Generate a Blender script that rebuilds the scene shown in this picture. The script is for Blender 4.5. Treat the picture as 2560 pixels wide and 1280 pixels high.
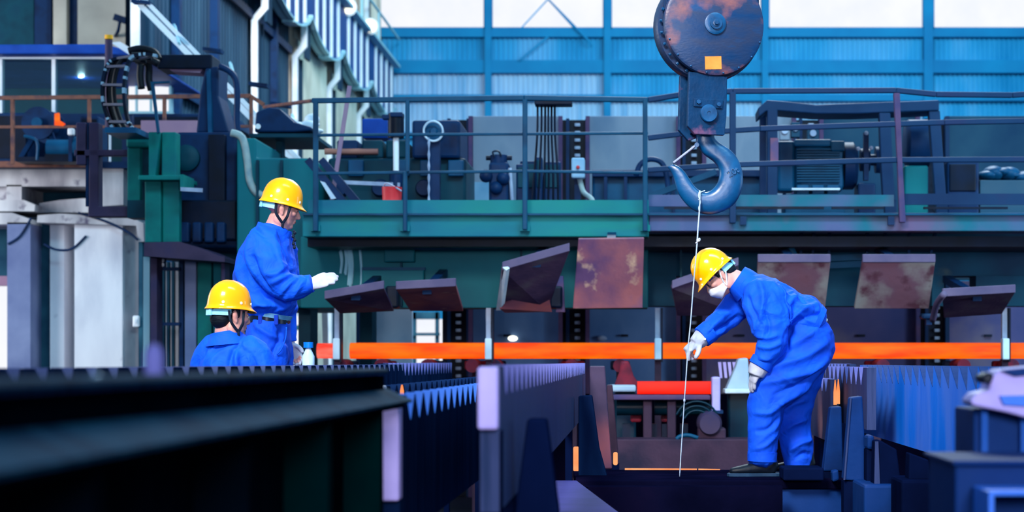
import bpy, bmesh, math, random
import numpy as np
from mathutils import Vector, Matrix, noise as mnoise
random.seed(7)
S = bpy.context.scene
for o in list(bpy.data.objects): bpy.data.objects.remove(o)
COL = S.collection
# ------------------------------------------------------------------ camera, sky, lights, exposure
H = 1.65                                   # camera height above the shop floor
F = 5000.0                                 # focal length in pixels of the 2560 frame (about 70 mm)
VX, VY = 1580.0, 905.0                     # vanishing point of the depth direction
cam = bpy.data.cameras.new('camera'); co = bpy.data.objects.new('camera', cam); COL.objects.link(co)
co.location = (0, 0, H); co.rotation_euler = (math.pi/2, 0, 0)
cam.sensor_width = 36; cam.lens = F*36/2560
cam.shift_x = -(VX-1280)/2560; cam.shift_y = (VY-640)/2560
cam.clip_end = 300; cam.clip_start = .1
cam.dof.use_dof = True; cam.dof.focus_distance = 11.5; cam.dof.aperture_fstop = 3.2
S.camera = co
S.view_settings.view_transform = 'Standard'; S.view_settings.look = 'None'
S.view_settings.gamma = 1; S.view_settings.exposure = 0; S.view_settings.use_curve_mapping = False
wd = bpy.data.worlds.new('sky'); S.world = wd; wd.use_nodes = True
bg = wd.node_tree.nodes['Background']; bg.inputs[0].default_value = (.30, .64, 1.0, 1); bg.inputs[1].default_value = .62
def area(name, loc, aim, size, power, col, sy=None, spread=180):
    l = bpy.data.lights.new(name, 'AREA'); l.energy = power; l.color = col; l.size = size; l.spread = math.radians(spread)
    if sy: l.shape = 'RECTANGLE'; l.size_y = sy
    o = bpy.data.objects.new(name, l); COL.objects.link(o); o.location = loc
    o.rotation_euler = (Vector(aim)-Vector(loc)).to_track_quat('-Z', 'Y').to_euler(); return o
area('skylight_front', (-4.0, 1.0, 9.5), (-.5, 12, 1.6), 3.5, 300, (1, .95, .90), 2.5, 50)
area('skylight_middle', (4, 7, 14), (3, 19.5, 2.6), 9, 850, (.40, .82, 1), 3, 90)  # unseen fill added to brighten the gantry girder
area('daylight_right', (12, 14.5, 2.6), (3, 22, 1.6), 4, 420, (.6, .85, 1), 3, 120)  # added side fill for the dark plates under the gantry
area('daylight_behind', (1.2, -6, 3.6), (.1, 6, 1.4), 2.5, 130, (.86, .88, 1), 2, 55)  # unseen low fill added for the foreground end cap and castings
area('skylight_far', (9, 48, 17), (9, 70, 7), 16, 5500, (.45, .88, 1), 6)  # added wash that brightens the far wall in place of haze
area('skylight_rear', (2.0, 30, 15), (0, 12, 1.5), 8, 3200, (.75, .9, 1), 4)
area('daylight_left', (-16, 22, 5), (-7, 30, 2.5), 5, 1300, (.95, .97, 1), 4)
area('skylight_left', (-2, 30, 17), (-9, 47, 7), 5, 2800, (.9, .96, 1), 4, 100)  # unseen fill added to whiten the crane columns

# ------------------------------------------------------------------ helpers
def W(px, py, Y): return Vector(((px-VX)*Y/F, Y, H+(VY-py)*Y/F))
def zof(py, Y): return H+(VY-py)*Y/F
def xof(px, Y): return (px-VX)*Y/F
def lin(c):
    r = []
    for v in c[:3]:
        v = v/255.0; r.append(v/12.92 if v <= .04045 else ((v+.055)/1.055)**2.4)
    return (r[0], r[1], r[2], 1)
MATS = {}
def mat(name, cols, scale=3.0, rough=.6, metal=0.0, bump=0.0, bscale=30, stretch=(1, 1, 1), detail=5, spec=.15, coat=0, contrast=(.3, .7), rust=None, bdist=.01, distort=0):
    """principled material whose colour runs through COLS along a noise; RUST adds a second sparser noise of its own colour"""
    m = bpy.data.materials.new(name); m.use_nodes = True; nt = m.node_tree; N = nt.nodes; L = nt.links
    b = N['Principled BSDF']; b.inputs['Roughness'].default_value = rough; b.inputs['Metallic'].default_value = metal
    b.inputs['Specular IOR Level'].default_value = spec
    if coat: b.inputs['Coat Weight'].default_value = coat; b.inputs['Coat Roughness'].default_value = .06
    tc = N.new('ShaderNodeTexCoord'); mp = N.new('ShaderNodeMapping'); mp.inputs['Scale'].default_value = stretch
    L.new(tc.outputs['Object'], mp.inputs[0])
    if len(cols) == 1: b.inputs['Base Color'].default_value = lin(cols[0])
    else:
        n = N.new('ShaderNodeTexNoise'); n.inputs['Scale'].default_value = scale; n.inputs['Detail'].default_value = detail
        L.new(mp.outputs[0], n.inputs['Vector'])
        r = N.new('ShaderNodeValToRGB'); e = r.color_ramp.elements
        while len(e) < len(cols): e.new(.5)
        for i, c in enumerate(cols):
            e[i].position = contrast[0]+(contrast[1]-contrast[0])*i/(len(cols)-1); e[i].color = lin(c)
        L.new(n.outputs['Fac'], r.inputs[0]); out = r.outputs[0]
        if rust:
            n2 = N.new('ShaderNodeTexNoise'); n2.inputs['Scale'].default_value = rust[1]; n2.inputs['Detail'].default_value = 8
            L.new(tc.outputs['Object'], n2.inputs['Vector'])
            r2 = N.new('ShaderNodeValToRGB'); r2.color_ramp.elements[0].position = rust[2]; r2.color_ramp.elements[1].position = rust[2]+.12
            L.new(n2.outputs['Fac'], r2.inputs[0])
            mx = N.new('ShaderNodeMix'); mx.data_type = 'RGBA'; L.new(r2.outputs[0], mx.inputs[0]); L.new(out, mx.inputs[6])
            mx.inputs[7].default_value = lin(rust[0]); out = mx.outputs[2]
        L.new(out, b.inputs['Base Color'])
    if bump:
        nb = N.new('ShaderNodeTexNoise'); nb.inputs['Scale'].default_value = bscale; nb.inputs['Detail'].default_value = 6 if not distort else 2.5; nb.inputs['Distortion'].default_value = distort
        L.new(mp.outputs[0], nb.inputs['Vector'])
        bp = N.new('ShaderNodeBump'); bp.inputs['Strength'].default_value = bump; bp.inputs['Distance'].default_value = bdist
        L.new(nb.outputs['Fac'], bp.inputs['Height']); L.new(bp.outputs[0], b.inputs['Normal'])
    MATS[name] = m; return m
def emit(name, c1, c2, strength=1.0, scale=6, stretch=(1, 1, 1)):
    m = bpy.data.materials.new(name); m.use_nodes = True; nt = m.node_tree; N = nt.nodes; L = nt.links
    b = N['Principled BSDF']; b.inputs['Base Color'].default_value = (.02, .02, .02, 1); b.inputs['Roughness'].default_value = .9
    b.inputs['Specular IOR Level'].default_value = 0
    n = N.new('ShaderNodeTexNoise'); n.inputs['Scale'].default_value = scale; n.inputs['Detail'].default_value = 4
    tc = N.new('ShaderNodeTexCoord'); mp = N.new('ShaderNodeMapping'); mp.inputs['Scale'].default_value = stretch
    L.new(tc.outputs['Object'], mp.inputs[0]); L.new(mp.outputs[0], n.inputs['Vector'])
    r = N.new('ShaderNodeValToRGB'); e = r.color_ramp.elements; e[0].position = .35; e[1].position = .68; e[0].color = lin(c1); e[1].color = lin(c2)
    L.new(n.outputs['Fac'], r.inputs[0]); L.new(r.outputs[0], b.inputs['Emission Color']); b.inputs['Emission Strength'].default_value = strength
    MATS[name] = m; return m
def glass(name, tint, gl=.12, rough=.05):
    m = bpy.data.materials.new(name); m.use_nodes = True; nt = m.node_tree; N = nt.nodes; L = nt.links
    N.remove(N['Principled BSDF']); o = N['Material Output']
    t = N.new('ShaderNodeBsdfTransparent'); t.inputs[0].default_value = lin(tint)
    g = N.new('ShaderNodeBsdfGlossy'); g.inputs['Roughness'].default_value = rough
    mx = N.new('ShaderNodeMixShader'); mx.inputs[0].default_value = gl
    L.new(t.outputs[0], mx.inputs[1]); L.new(g.outputs[0], mx.inputs[2]); L.new(mx.outputs[0], o.inputs[0]); return m

def frame_of(t, side):
    t = Vector(t).normalized(); b = Vector(side); b = b-t*b.dot(t)
    if b.length < 1e-4: b = Vector((1, 0, 0))-t*t.x
    if b.length < 1e-4: b = Vector((0, 0, 1))-t*t.z
    b.normalize(); return t.cross(b).normalized(), b
class MB:
    def __init__(s): s.v = []; s.f = []
    def add(s, vs, fs):
        n = len(s.v); s.v += [tuple(v) for v in vs]; s.f += [tuple(i+n for i in f) for f in fs]; return s
    def box(s, c, d, R=None):
        vs = []
        for i in range(8):
            p = Vector(((i & 1)-.5, ((i >> 1) & 1)-.5, ((i >> 2) & 1)-.5)); p = Vector((p.x*d[0], p.y*d[1], p.z*d[2]))
            if R: p = R @ p
            vs.append(p+Vector(c))
        return s.add(vs, [(0, 2, 3, 1), (4, 5, 7, 6), (0, 1, 5, 4), (2, 6, 7, 3), (0, 4, 6, 2), (1, 3, 7, 5)])
    def span(s, x0, x1, y0, y1, z0, z1): return s.box(((x0+x1)/2, (y0+y1)/2, (z0+z1)/2), (abs(x1-x0), abs(y1-y0), abs(z1-z0)))
    def pbox(s, a, b, c, d, Y, dep):
        """box whose front face fills the pixel rectangle (a,b)-(c,d) at depth Y and runs back DEP metres"""
        return s.span(xof(a, Y), xof(c, Y), Y, Y+dep, zof(d, Y), zof(b, Y))
    def prism(s, poly, Y, dep):
        P = [W(x, y, Y) for x, y in poly]; n = len(P); B = [p+Vector((0, dep, 0)) for p in P]
        A = sum(P[i].x*P[(i+1) % n].z-P[(i+1) % n].x*P[i].z for i in range(n))
        fr = list(range(n)); bk = list(range(2*n-1, n-1, -1))
        fs = [tuple(fr), tuple(bk)]+[(i, i+n, (i+1) % n+n, (i+1) % n) for i in range(n)]
        if A < 0: fs = [f[::-1] for f in fs]
        return s.add(P+B, fs)
    def xprism(s, poly, x0, x1):
        """polygon of (y,z) extruded from x0 to x1"""
        n = len(poly); P = [(x0, y, z) for y, z in poly]; B = [(x1, y, z) for y, z in poly]
        A = sum(poly[i][0]*poly[(i+1) % n][1]-poly[(i+1) % n][0]*poly[i][1] for i in range(n))
        fs = [tuple(range(n))[::-1], tuple(range(n, 2*n))]+[(i, (i+1) % n, (i+1) % n+n, i+n) for i in range(n)]
        if (A < 0) != (x1 < x0): fs = [f[::-1] for f in fs]
        return s.add(P+B, fs)
    def zprism(s, poly, z0, z1):
        n = len(poly); P = [(x, y, z0) for x, y in poly]; B = [(x, y, z1) for x, y in poly]
        A = sum(poly[i][0]*poly[(i+1) % n][1]-poly[(i+1) % n][0]*poly[i][1] for i in range(n))
        fs = [tuple(range(n))[::-1], tuple(range(n, 2*n))]+[(i, (i+1) % n, (i+1) % n+n, i+n) for i in range(n)]
        if A < 0: fs = [f[::-1] for f in fs]
        return s.add(P+B, fs)
    def plate(s, c, t):
        """thick plate through four 3D corners, thickness t away from the viewer"""
        c = [Vector(p) for p in c]; n = (c[1]-c[0]).cross(c[3]-c[0]).normalized()
        if n.y < 0: n = -n
        B = [p+n*t for p in c]
        return s.add(c+B, [(0, 1, 2, 3), (7, 6, 5, 4), (0, 4, 5, 1), (1, 5, 6, 2), (2, 6, 7, 3), (3, 7, 4, 0)])
    def bar(s, p, q, w, h, side=(0, 1, 0)):
        p, q = Vector(p), Vector(q); a, b = frame_of(q-p, side)
        vs = [e+a*(h/2*i)+b*(w/2*j) for e in (p, q) for i, j in ((-1, -1), (1, -1), (1, 1), (-1, 1))]
        return s.add(vs, [(0, 1, 2, 3), (7, 6, 5, 4), (0, 4, 5, 1), (1, 5, 6, 2), (2, 6, 7, 3), (3, 7, 4, 0)])
    def cyl(s, p, q, r, n=14, r2=None):
        p, q = Vector(p), Vector(q); a, b = frame_of(q-p, (0, 1, 0)); r2 = r if r2 is None else r2
        vs = [e+(a*math.cos(2*math.pi*i/n)+b*math.sin(2*math.pi*i/n))*k for e, k in ((p, r), (q, r2)) for i in range(n)]
        return s.add(vs, [tuple(range(n))[::-1], tuple(range(n, 2*n))]+[(i, (i+1) % n, (i+1) % n+n, i+n) for i in range(n)])
    def tube(s, pts, r, n=8, sub=4, closed=False):
        pts = smooth_path([Vector(p) for p in pts], sub); m = len(pts); vs = []
        for i, p in enumerate(pts):
            t = pts[min(i+1, m-1)]-pts[max(i-1, 0)]; a, b = frame_of(t, (.13, 1, .07)); k = r[int(i*(len(r)-1)/(m-1))] if isinstance(r, (list, tuple)) else r
            vs += [p+(a*math.cos(2*math.pi*j/n)+b*math.sin(2*math.pi*j/n))*k for j in range(n)]
        fs = [(i*n+j, i*n+(j+1) % n, (i+1)*n+(j+1) % n, (i+1)*n+j) for i in range(m-1) for j in range(n)]
        return s.add(vs, fs+[tuple(range(n))[::-1], tuple(range((m-1)*n, m*n))])
    def loft(s, pts, side=(0, 1, 0), n=20, sub=4, cap=.6):
        """pts: (Vector, ra, rb) - rings of an elliptical section, b along SIDE; rounded ends"""
        C = smooth_path([Vector(p[0]) for p in pts], sub); R = smooth_path([Vector((p[1], p[2], 0)) for p in pts], sub)
        m = len(C); rings = []
        for i in range(m):
            t = (C[min(i+1, m-1)]-C[max(i-1, 0)]).normalized(); rings.append((C[i], R[i].x, R[i].y, t))
        if cap:
            def ends(r, sg):
                c, ra, rb, t = r; k = min(ra, rb)*cap
                return [(c+t*sg*k*math.sin(u), ra*math.cos(u), rb*math.cos(u), t) for u in (.5, .95, 1.35)]
            rings = ends(rings[0], -1)[::-1]+rings+ends(rings[-1], 1)
        vs = []
        for c, ra, rb, t in rings:
            a, b = frame_of(t, side)
            vs += [c+a*(math.cos(2*math.pi*j/n)*ra)+b*(math.sin(2*math.pi*j/n)*rb) for j in range(n)]
        m = len(rings)
        fs = [(i*n+j, i*n+(j+1) % n, (i+1)*n+(j+1) % n, (i+1)*n+j) for i in range(m-1) for j in range(n)]
        return s.add(vs, fs+[tuple(range(n))[::-1], tuple(range((m-1)*n, m*n))])
    def ball(s, c, r, n=16, m=10, M=None):
        c = Vector(c); r = (r, r, r) if not isinstance(r, (tuple, list)) else r; vs = []
        for i in range(m+1):
            th = math.pi*i/m
            for j in range(n):
                ph = 2*math.pi*j/n; p = Vector((r[0]*math.sin(th)*math.cos(ph), r[1]*math.sin(th)*math.sin(ph), r[2]*math.cos(th)))
                vs.append(c+(M @ p if M else p))
        return s.add(vs, [(i*n+j, (i+1)*n+j, (i+1)*n+(j+1) % n, i*n+(j+1) % n) for i in range(m) for j in range(n)])
    def lathe(s, c, axis, prof, n=32):
        """prof: (distance along axis, radius)"""
        c = Vector(c); ax = Vector(axis).normalized(); a, b = frame_of(ax, (0, 0, 1)); vs = []
        for d, r in prof: vs += [c+ax*d+(a*math.cos(2*math.pi*j/n)+b*math.sin(2*math.pi*j/n))*r for j in range(n)]
        m = len(prof)
        return s.add(vs, [(i*n+j, i*n+(j+1) % n, (i+1)*n+(j+1) % n, (i+1)*n+j) for i in range(m-1) for j in range(n)]+[tuple(range(n))[::-1], tuple(range((m-1)*n, m*n))])
    def move(s, M):
        s.v = [tuple(M @ Vector(v)) for v in s.v]; return s
    def build(s, name, m, parent=None, smooth=False, bevel=0, label=None):
        me = bpy.data.meshes.new(name); me.from_pydata(s.v, [], s.f); me.validate(); me.update()
        return put(name, me, m, parent, smooth, bevel, label)
def put(name, me, m, parent=None, smooth=False, bevel=0, label=None):
    me.materials.clear(); me.materials.append(m if not isinstance(m, str) else MATS[m])
    if smooth == 'auto': me.shade_smooth(); me.set_sharp_from_angle(angle=math.radians(38))
    elif smooth: me.shade_smooth()
    o = bpy.data.objects.new(name, me); COL.objects.link(o)
    if parent is not None:
        o.parent = parent
        r = parent
        while r.parent is not None: r = r.parent
        if parent.type == 'EMPTY': o.matrix_parent_inverse = Matrix.Translation(-parent.location)
    if bevel:
        b = o.modifiers.new('bevel', 'BEVEL'); b.width = bevel; b.segments = 2; b.limit_method = 'ANGLE'; b.angle_limit = .6
    if label: o['label'] = label
    return o
def smooth_path(P, sub):
    if sub <= 1 or len(P) < 3: 
        return list(P)
    out = []
    for i in range(len(P)-1):
        p0, p1, p2, p3 = P[max(i-1, 0)], P[i], P[i+1], P[min(i+2, len(P)-1)]
        for k in range(sub):
            t = k/sub
            out.append(.5*((2*p1)+(p2-p0)*t+(2*p0-5*p1+4*p2-p3)*t*t+(3*p1-p0-3*p2+p3)*t**3))
    return out+[P[-1]]
def tag(o, label, cat, group=None, kind=None):
    o['label'] = label; o['category'] = cat
    if group: o['group'] = group
    if kind: o['kind'] = kind
    return o
def T(name, label, cat, loc=(0, 0, 0), group=None):
    o = bpy.data.objects.new(name, None); COL.objects.link(o); o.location = loc; o.empty_display_size = .1
    return tag(o, label, cat, group)
def ST(name, mb, m, parent=None, **k):
    o = mb.build(name, m, parent, **k)
    if parent is None: o['kind'] = 'structure'
    return o
def dup(root, d, label, extra=None):
    """copy of a thing and of its parts, moved by d"""
    r = root.copy(); COL.objects.link(r); r.location = root.location+Vector(d); r['label'] = label
    for ch in root.children:
        c = ch.copy(); COL.objects.link(c); c.parent = r
        for g in ch.children:
            q = g.copy(); COL.objects.link(q); q.parent = c
    return r

# ------------------------------------------------------------------ materials (a cold blue cast is mixed into the base colours)
mat('floor_dust', [(4, 8, 24), (10, 14, 38), (24, 18, 44)], 1.5, .85, bump=.3, spec=.1)
mat('blue_frame', [(0, 108, 160), (0, 128, 178)], .6, .6)
mat('sheet_pale', [(112, 164, 204), (158, 190, 220), (132, 176, 212)], .8, .55, stretch=(3, 3, .3))
mat('sheet_blue', [(0, 128, 180), (40, 150, 200), (90, 165, 210)], .35, .55, stretch=(2, 2, .6))
mat('sheet_dark', [(4, 32, 54), (12, 48, 72), (30, 62, 84)], .5, .6, stretch=(2, 2, .4))
mat('panel_cream', [(178, 170, 158), (208, 200, 184), (226, 218, 204)], .8, .8)
mat('paint_white', [(190, 205, 220), (225, 228, 235)], 2, .6)
mat('girder_blue', [(0, 50, 110), (0, 75, 145)], .7, .6)
mat('flange_pale', [(140, 196, 214), (170, 212, 224)], 1, .6)
mat('stiffener_white', [(190, 212, 228), (214, 226, 236)], 1, .6)
mat('concrete', [(120, 118, 128), (180, 176, 182), (215, 212, 214)], 1.3, .9, bump=.25, bscale=14, stretch=(1.6, 1.6, .45), rust=((95, 88, 108), 5, .62))
mat('pier_pale', [(186, 188, 202), (222, 222, 230), (234, 234, 240)], 1.2, .9, bump=.2, bscale=14, stretch=(1.5, 1.5, .5), rust=((150, 148, 168), 4, .66))
mat('concrete_blue', [(100, 110, 150), (135, 145, 180)], 1.5, .9, bump=.2, bscale=14)
mat('concrete_dark', [(20, 55, 80), (50, 100, 120)], 2, .9)
mat('cabin_blue', [(10, 55, 140), (20, 75, 170)], 3, .5)
mat('teal_dark', [(0, 42, 55), (0, 62, 75)], 1.5, .7)
mat('rust_rail', [(92, 62, 62), (125, 82, 70), (70, 55, 70)], 6, .7)
mat('brown_steel', [(45, 36, 62), (64, 50, 76), (50, 45, 80)], 3, .6)
mat('green_machine', [(0, 78, 82), (0, 112, 108), (5, 92, 102)], 2, .5, bump=.1)
mat('green_dark', [(0, 36, 56), (0, 58, 74), (2, 44, 70)], 1.6, .55)
mat('navy', [(2, 22, 54), (4, 42, 82), (6, 34, 72)], 3, .5)
mat('black_steel', [(1, 8, 24), (3, 20, 46)], 4, .45)
mat('rubber', [(5, 8, 16), (12, 18, 30)], 10, .5)
mat('chrome', [(150, 175, 195), (200, 215, 225)], 5, .25, metal=.8)
mat('rail_blue', [(0, 46, 76), (4, 66, 98), (0, 54, 86)], 2.5, .5)
mat('rail_mauve', [(4, 36, 72), (12, 46, 82), (30, 40, 78)], 1.6, .55)
mat('rust_post', [(62, 46, 84), (84, 60, 94), (50, 50, 94)], 3, .6)
mat('girder_green', [(0, 78, 114), (0, 104, 122), (6, 118, 116), (2, 86, 128)], .8, .5, stretch=(.7, 1, 1.6), rust=((60, 92, 128), 3, .68), bump=.06)
mat('girder_right', [(24, 66, 104), (76, 84, 124), (14, 92, 112), (96, 78, 112)], .9, .55, rust=((110, 118, 150), 5, .66), bump=.06)
mat('housing_green', [(0, 78, 96), (0, 102, 114), (6, 112, 118)], .9, .5, stretch=(1, 1, .6), rust=((36, 124, 146), 4.5, .70), bump=.06)
mat('housing_dark', [(2, 34, 60), (2, 60, 84), (6, 44, 74)], .9, .6, rust=((52, 62, 66), 3, .68))
mat('flap_edge', [(74, 66, 98), (100, 86, 114)], 4, .6)
mat('flap_rust', [(86, 56, 92), (124, 72, 90), (150, 84, 90), (98, 76, 112)], 2.2, .7, bump=.3, bscale=18, rust=((190, 148, 126), 5, .60))
mat('flap_worn', [(112, 72, 86), (108, 74, 90), (134, 124, 124), (138, 140, 140)], 2.2, .7, bump=.25, bscale=18, rust=((84, 48, 62), 5, .57))
mat('flap_dark', [(48, 40, 74), (78, 58, 86), (96, 88, 98)], 2.5, .7, bump=.3)
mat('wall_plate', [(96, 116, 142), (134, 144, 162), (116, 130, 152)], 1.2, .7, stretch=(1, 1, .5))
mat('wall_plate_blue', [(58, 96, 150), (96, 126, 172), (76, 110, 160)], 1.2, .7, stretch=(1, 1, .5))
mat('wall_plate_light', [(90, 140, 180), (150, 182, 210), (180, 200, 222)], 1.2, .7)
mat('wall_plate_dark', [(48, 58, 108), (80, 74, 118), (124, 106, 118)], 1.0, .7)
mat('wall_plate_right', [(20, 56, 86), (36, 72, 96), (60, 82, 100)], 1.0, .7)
mat('rung_steel', [(130, 140, 170), (175, 185, 208)], 5, .4)
mat('lavender_steel', [(165, 152, 218), (188, 172, 236)], 6, .45, bump=.1)
mat('comb_steel', [(24, 42, 78), (48, 60, 100), (36, 52, 90)], 4, .5, spec=.06, stretch=(8, 8, .5), bump=.1)
mat('comb_blue', [(0, 94, 206), (8, 110, 226), (66, 118, 220), (0, 102, 220)], 1.8, .45, spec=.08, stretch=(1, 1, .35), bump=.1)
mat('comb_dark', [(6, 18, 46), (14, 34, 68)], 3, .8, spec=0, stretch=(4, 4, .6))
mat('stand_blue', [(4, 28, 70), (8, 44, 100), (18, 50, 108)], 2.5, .6, bump=.15, spec=.06)
mat('wear_lavender', [(72, 76, 136), (96, 96, 154)], 6, .6, spec=.05)  # paler tone: skylight on the notch flanks is painted in
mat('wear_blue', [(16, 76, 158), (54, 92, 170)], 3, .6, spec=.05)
mat('stand_dark', [(4, 10, 34), (8, 20, 54)], 2.5, .9, spec=0)
mat('deck_purple', [(40, 42, 106), (56, 54, 124)], 3, .7, bump=.1, spec=.05)
mat('deck_dark', [(3, 4, 18), (7, 8, 30), (16, 11, 34)], 2, 1, bump=.2, spec=0)
mat('pit_brown', [(34, 22, 40), (58, 38, 58), (26, 22, 44)], 2, .65, bump=.2)
mat('fore_black', [(1, 4, 10), (2, 8, 18)], 4, .85, spec=.0)  # foreground shade is put into these near-black colours
mat('fore_head', [(5, 22, 40), (12, 48, 70), (4, 18, 34)], 5, .7, spec=.03)
mat('fore_teal', [(4, 38, 62), (14, 60, 84), (3, 30, 54)], 5, .8, spec=.03)
mat('fore_green', [(0, 12, 18), (0, 30, 30)], 2, .8, spec=.0)
mat('sheave_paint', [(2, 38, 82), (10, 50, 94), (38, 52, 84), (0, 62, 114)], 3.2, .4, bump=.15, bscale=40, stretch=(1, 1, 2.2), rust=((128, 80, 84), 5, .57), spec=.35)
mat('hook_paint', [(0, 48, 90), (0, 74, 124), (0, 58, 106)], 7, .36, bump=.2, bscale=26, spec=.6)
mat('block_paint', [(0, 32, 64), (2, 50, 90), (4, 42, 78)], 6, .5, bump=.35, rust=((150, 88, 120), 4.0, .57))
mat('orange_tag', [(225, 120, 50), (240, 150, 70)], 14, .6)
mat('wire', [(140, 160, 190), (190, 205, 225)], 20, .4, metal=.3)
mat('cloth', [(0, 70, 206), (0, 84, 226)], 9, .75, bump=.5, bscale=11, spec=.2, bdist=.02, distort=1.1)
mat('cloth_trousers', [(0, 62, 192), (0, 76, 214)], 9, .75, bump=.5, bscale=9, spec=.2, bdist=.02, distort=1.1)
mat('cloth_dark', [(0, 40, 150), (0, 50, 170)], 9, .8, spec=.2)
mat('belt_leather', [(6, 14, 34), (14, 26, 52)], 10, .25)
mat('shirt_grey', [(60, 130, 180), (110, 170, 205)], 12, .8)
mat('helmet_yellow', [(255, 158, 0), (255, 174, 0)], 4, .22, coat=.5)
mat('helmet_worn', [(255, 150, 0), (250, 165, 6), (215, 150, 70)], 7, .3, coat=.25, contrast=(.35, .72))
mat('rivet_white', [(240, 240, 245)], 1, .4)
mat('band_blue', [(110, 190, 225), (150, 210, 235)], 14, .5)
mat('strap_black', [(8, 16, 30), (20, 34, 52)], 30, .7)
mat('skin', [(188, 130, 122), (206, 150, 140)], 14, .5, spec=.4)
mat('lips', [(150, 84, 84)], 1, .5)
mat('hair', [(6, 12, 22), (12, 22, 34)], 40, .6, stretch=(1, 1, 6), bump=.3)
mat('eye_white', [(220, 220, 225)], 1, .3)
mat('eye_dark', [(20, 14, 14)], 1, .2)
mat('glove_white', [(150, 154, 174), (182, 186, 200)], 14, .85, bump=.3, bscale=50)
mat('mask_white', [(195, 200, 216), (214, 218, 232)], 8, .8, bump=.15)
mat('boot', [(4, 10, 22), (12, 22, 38)], 8, .5, bump=.2)
mat('boot_sole', [(20, 44, 70), (30, 60, 90)], 8, .6)
mat('lens_grey', [(70, 78, 120)], 1, .15)
mat('red_paint', [(200, 40, 50), (225, 70, 75)], 5, .45)
mat('motor_blue', [(4, 56, 92), (10, 78, 116)], 4, .45)
mat('pink_plate', [(140, 110, 140), (165, 130, 150)], 2, .7)
mat('hose_beige', [(130, 150, 160), (170, 180, 178)], 12, .8)
mat('copper_pipe', [(150, 96, 92), (176, 116, 100)], 5, .6)
mat('yellow_cap', [(235, 165, 40)], 1, .5)
mat('bottle_cap', [(0, 100, 200)], 1, .4)
mat('bottle_clear', [(150, 185, 225), (190, 210, 240)], 5, .15)
mat('white_clip', [(185, 200, 220), (215, 225, 238)], 5, .5)
mat('grey_cone', [(130, 155, 185), (180, 196, 215)], 2, .6)
mat('bearing_red', [(70, 20, 40), (120, 28, 48), (40, 24, 50)], 5, .6)
mat('roller_teal', [(2, 26, 44), (4, 46, 62)], 3, .35)
emit('daylight', (240, 243, 252), (248, 249, 254), 1.02, 1)
emit('lamp_glow', (255, 252, 225), (255, 255, 240), 2.2, 1)
emit('hot_orange', (255, 72, 0), (255, 122, 0), 1.03, 3, (.6, 3, 3))
emit('hot_red', (255, 22, 0), (255, 40, 4), 1.02, 3, (.6, 3, 3))
emit('hot_pink', (255, 60, 40), (255, 130, 110), 1.02, 5, (.8, 3, 3))
emit('hot_tip', (255, 138, 70), (255, 180, 118), 1.03, 5)  # emission imitating warm light caught on steel
cabin_glass = glass('cabin_glass', (205, 228, 232), .06)
clear_pane = glass('clear_pane', (235, 245, 255), .06)
# ------------------------------------------------------------------ setting: floor, far wall, column row
ST('floor', MB().span(-26, 34, -3, 72, -.25, 0), 'floor_dust')
YB = 70.0
wall = ST('wall_back', MB().span(xof(948, YB), xof(2760, YB), YB+.35, YB+.6, 0, zof(72, YB)), 'blue_frame')
def corrugated(x0, x1, z0, z1, y, pitch, depth, flip=False, axis='x'):
    n = max(2, int(abs(x1-x0)/pitch)); b = MB(); vs = []; fs = []
    prof = [(0, 0), (.35, 0), (.5, 1), (.85, 1)]
    k = 0
    for i in range(n):
        for u, d in prof:
            x = x0+(x1-x0)*(i+u)/n
            for z in (z0, z1): vs.append((x, y-d*depth, z) if axis == 'x' else (y+d*depth, x, z))
    m = len(vs)//2
    fs = [(2*i, 2*i+2, 2*i+3, 2*i+1) for i in range(m-1)]
    return b.add(vs, fs)
bays = [(948, 1212), (1228, 1510), (1527, 1905), (1921, 2310), (2333, 2760)]
for i, (a, b) in enumerate(bays):
    for z0, z1, mm in ((150, 92, 'sheet_blue'), (236, 182, 'sheet_pale' if i < 2 else 'sheet_blue'), (330, 252, 'sheet_pale' if i < 4 else 'sheet_blue'), (1015, 345, 'sheet_blue')):
        o = corrugated(xof(a, YB), xof(b, YB), zof(z0, YB), zof(z1, YB), YB+.3, .17, .06).build('corrugated_sheet', mm, wall)
for a, b in ((1212, 1228), (1510, 1527), (1905, 1921), (2310, 2333)):
    MB().pbox(a, -180, b, 1015, YB-.1, .44).build('wall_post', 'blue_frame', wall)
for a, b in ((72, 92), (150, 182), (236, 252), (330, 345)):
    MB().span(xof(948, YB), xof(2760, YB), YB, YB+.34, zof(b, YB), zof(a, YB)).build('girt', 'blue_frame', wall)
for p, q in (((1370, 92), (1300, 150)), ((1372, 0), (1480, 110))):
    MB().bar(W(p[0], p[1], YB-.15), W(q[0], q[1], YB-.15), .06, .06).build('brace', 'blue_frame', wall)
for i, (a, b) in enumerate(bays):
    w = ST('window_%d' % (i+1), MB().pbox(a, -190, b, 72, YB+.2, .04), 'daylight')
    f = MB(); f.pbox(a, 68, b, 72, YB, .18); f.pbox(a, -190, a+3, 72, YB, .18); f.pbox(b-3, -190, b, 72, YB, .18)
    f.build('window_frame', 'blue_frame', w)
    if i == 1:
        for p, q in (((1370, -2), (1296, 78)), ((1370, -2), (1442, 78))):
            MB().bar(W(p[0], p[1], YB+.1), W(q[0], q[1], YB+.1), .045, .045).build('window_brace', 'sheet_blue', w)

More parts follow.
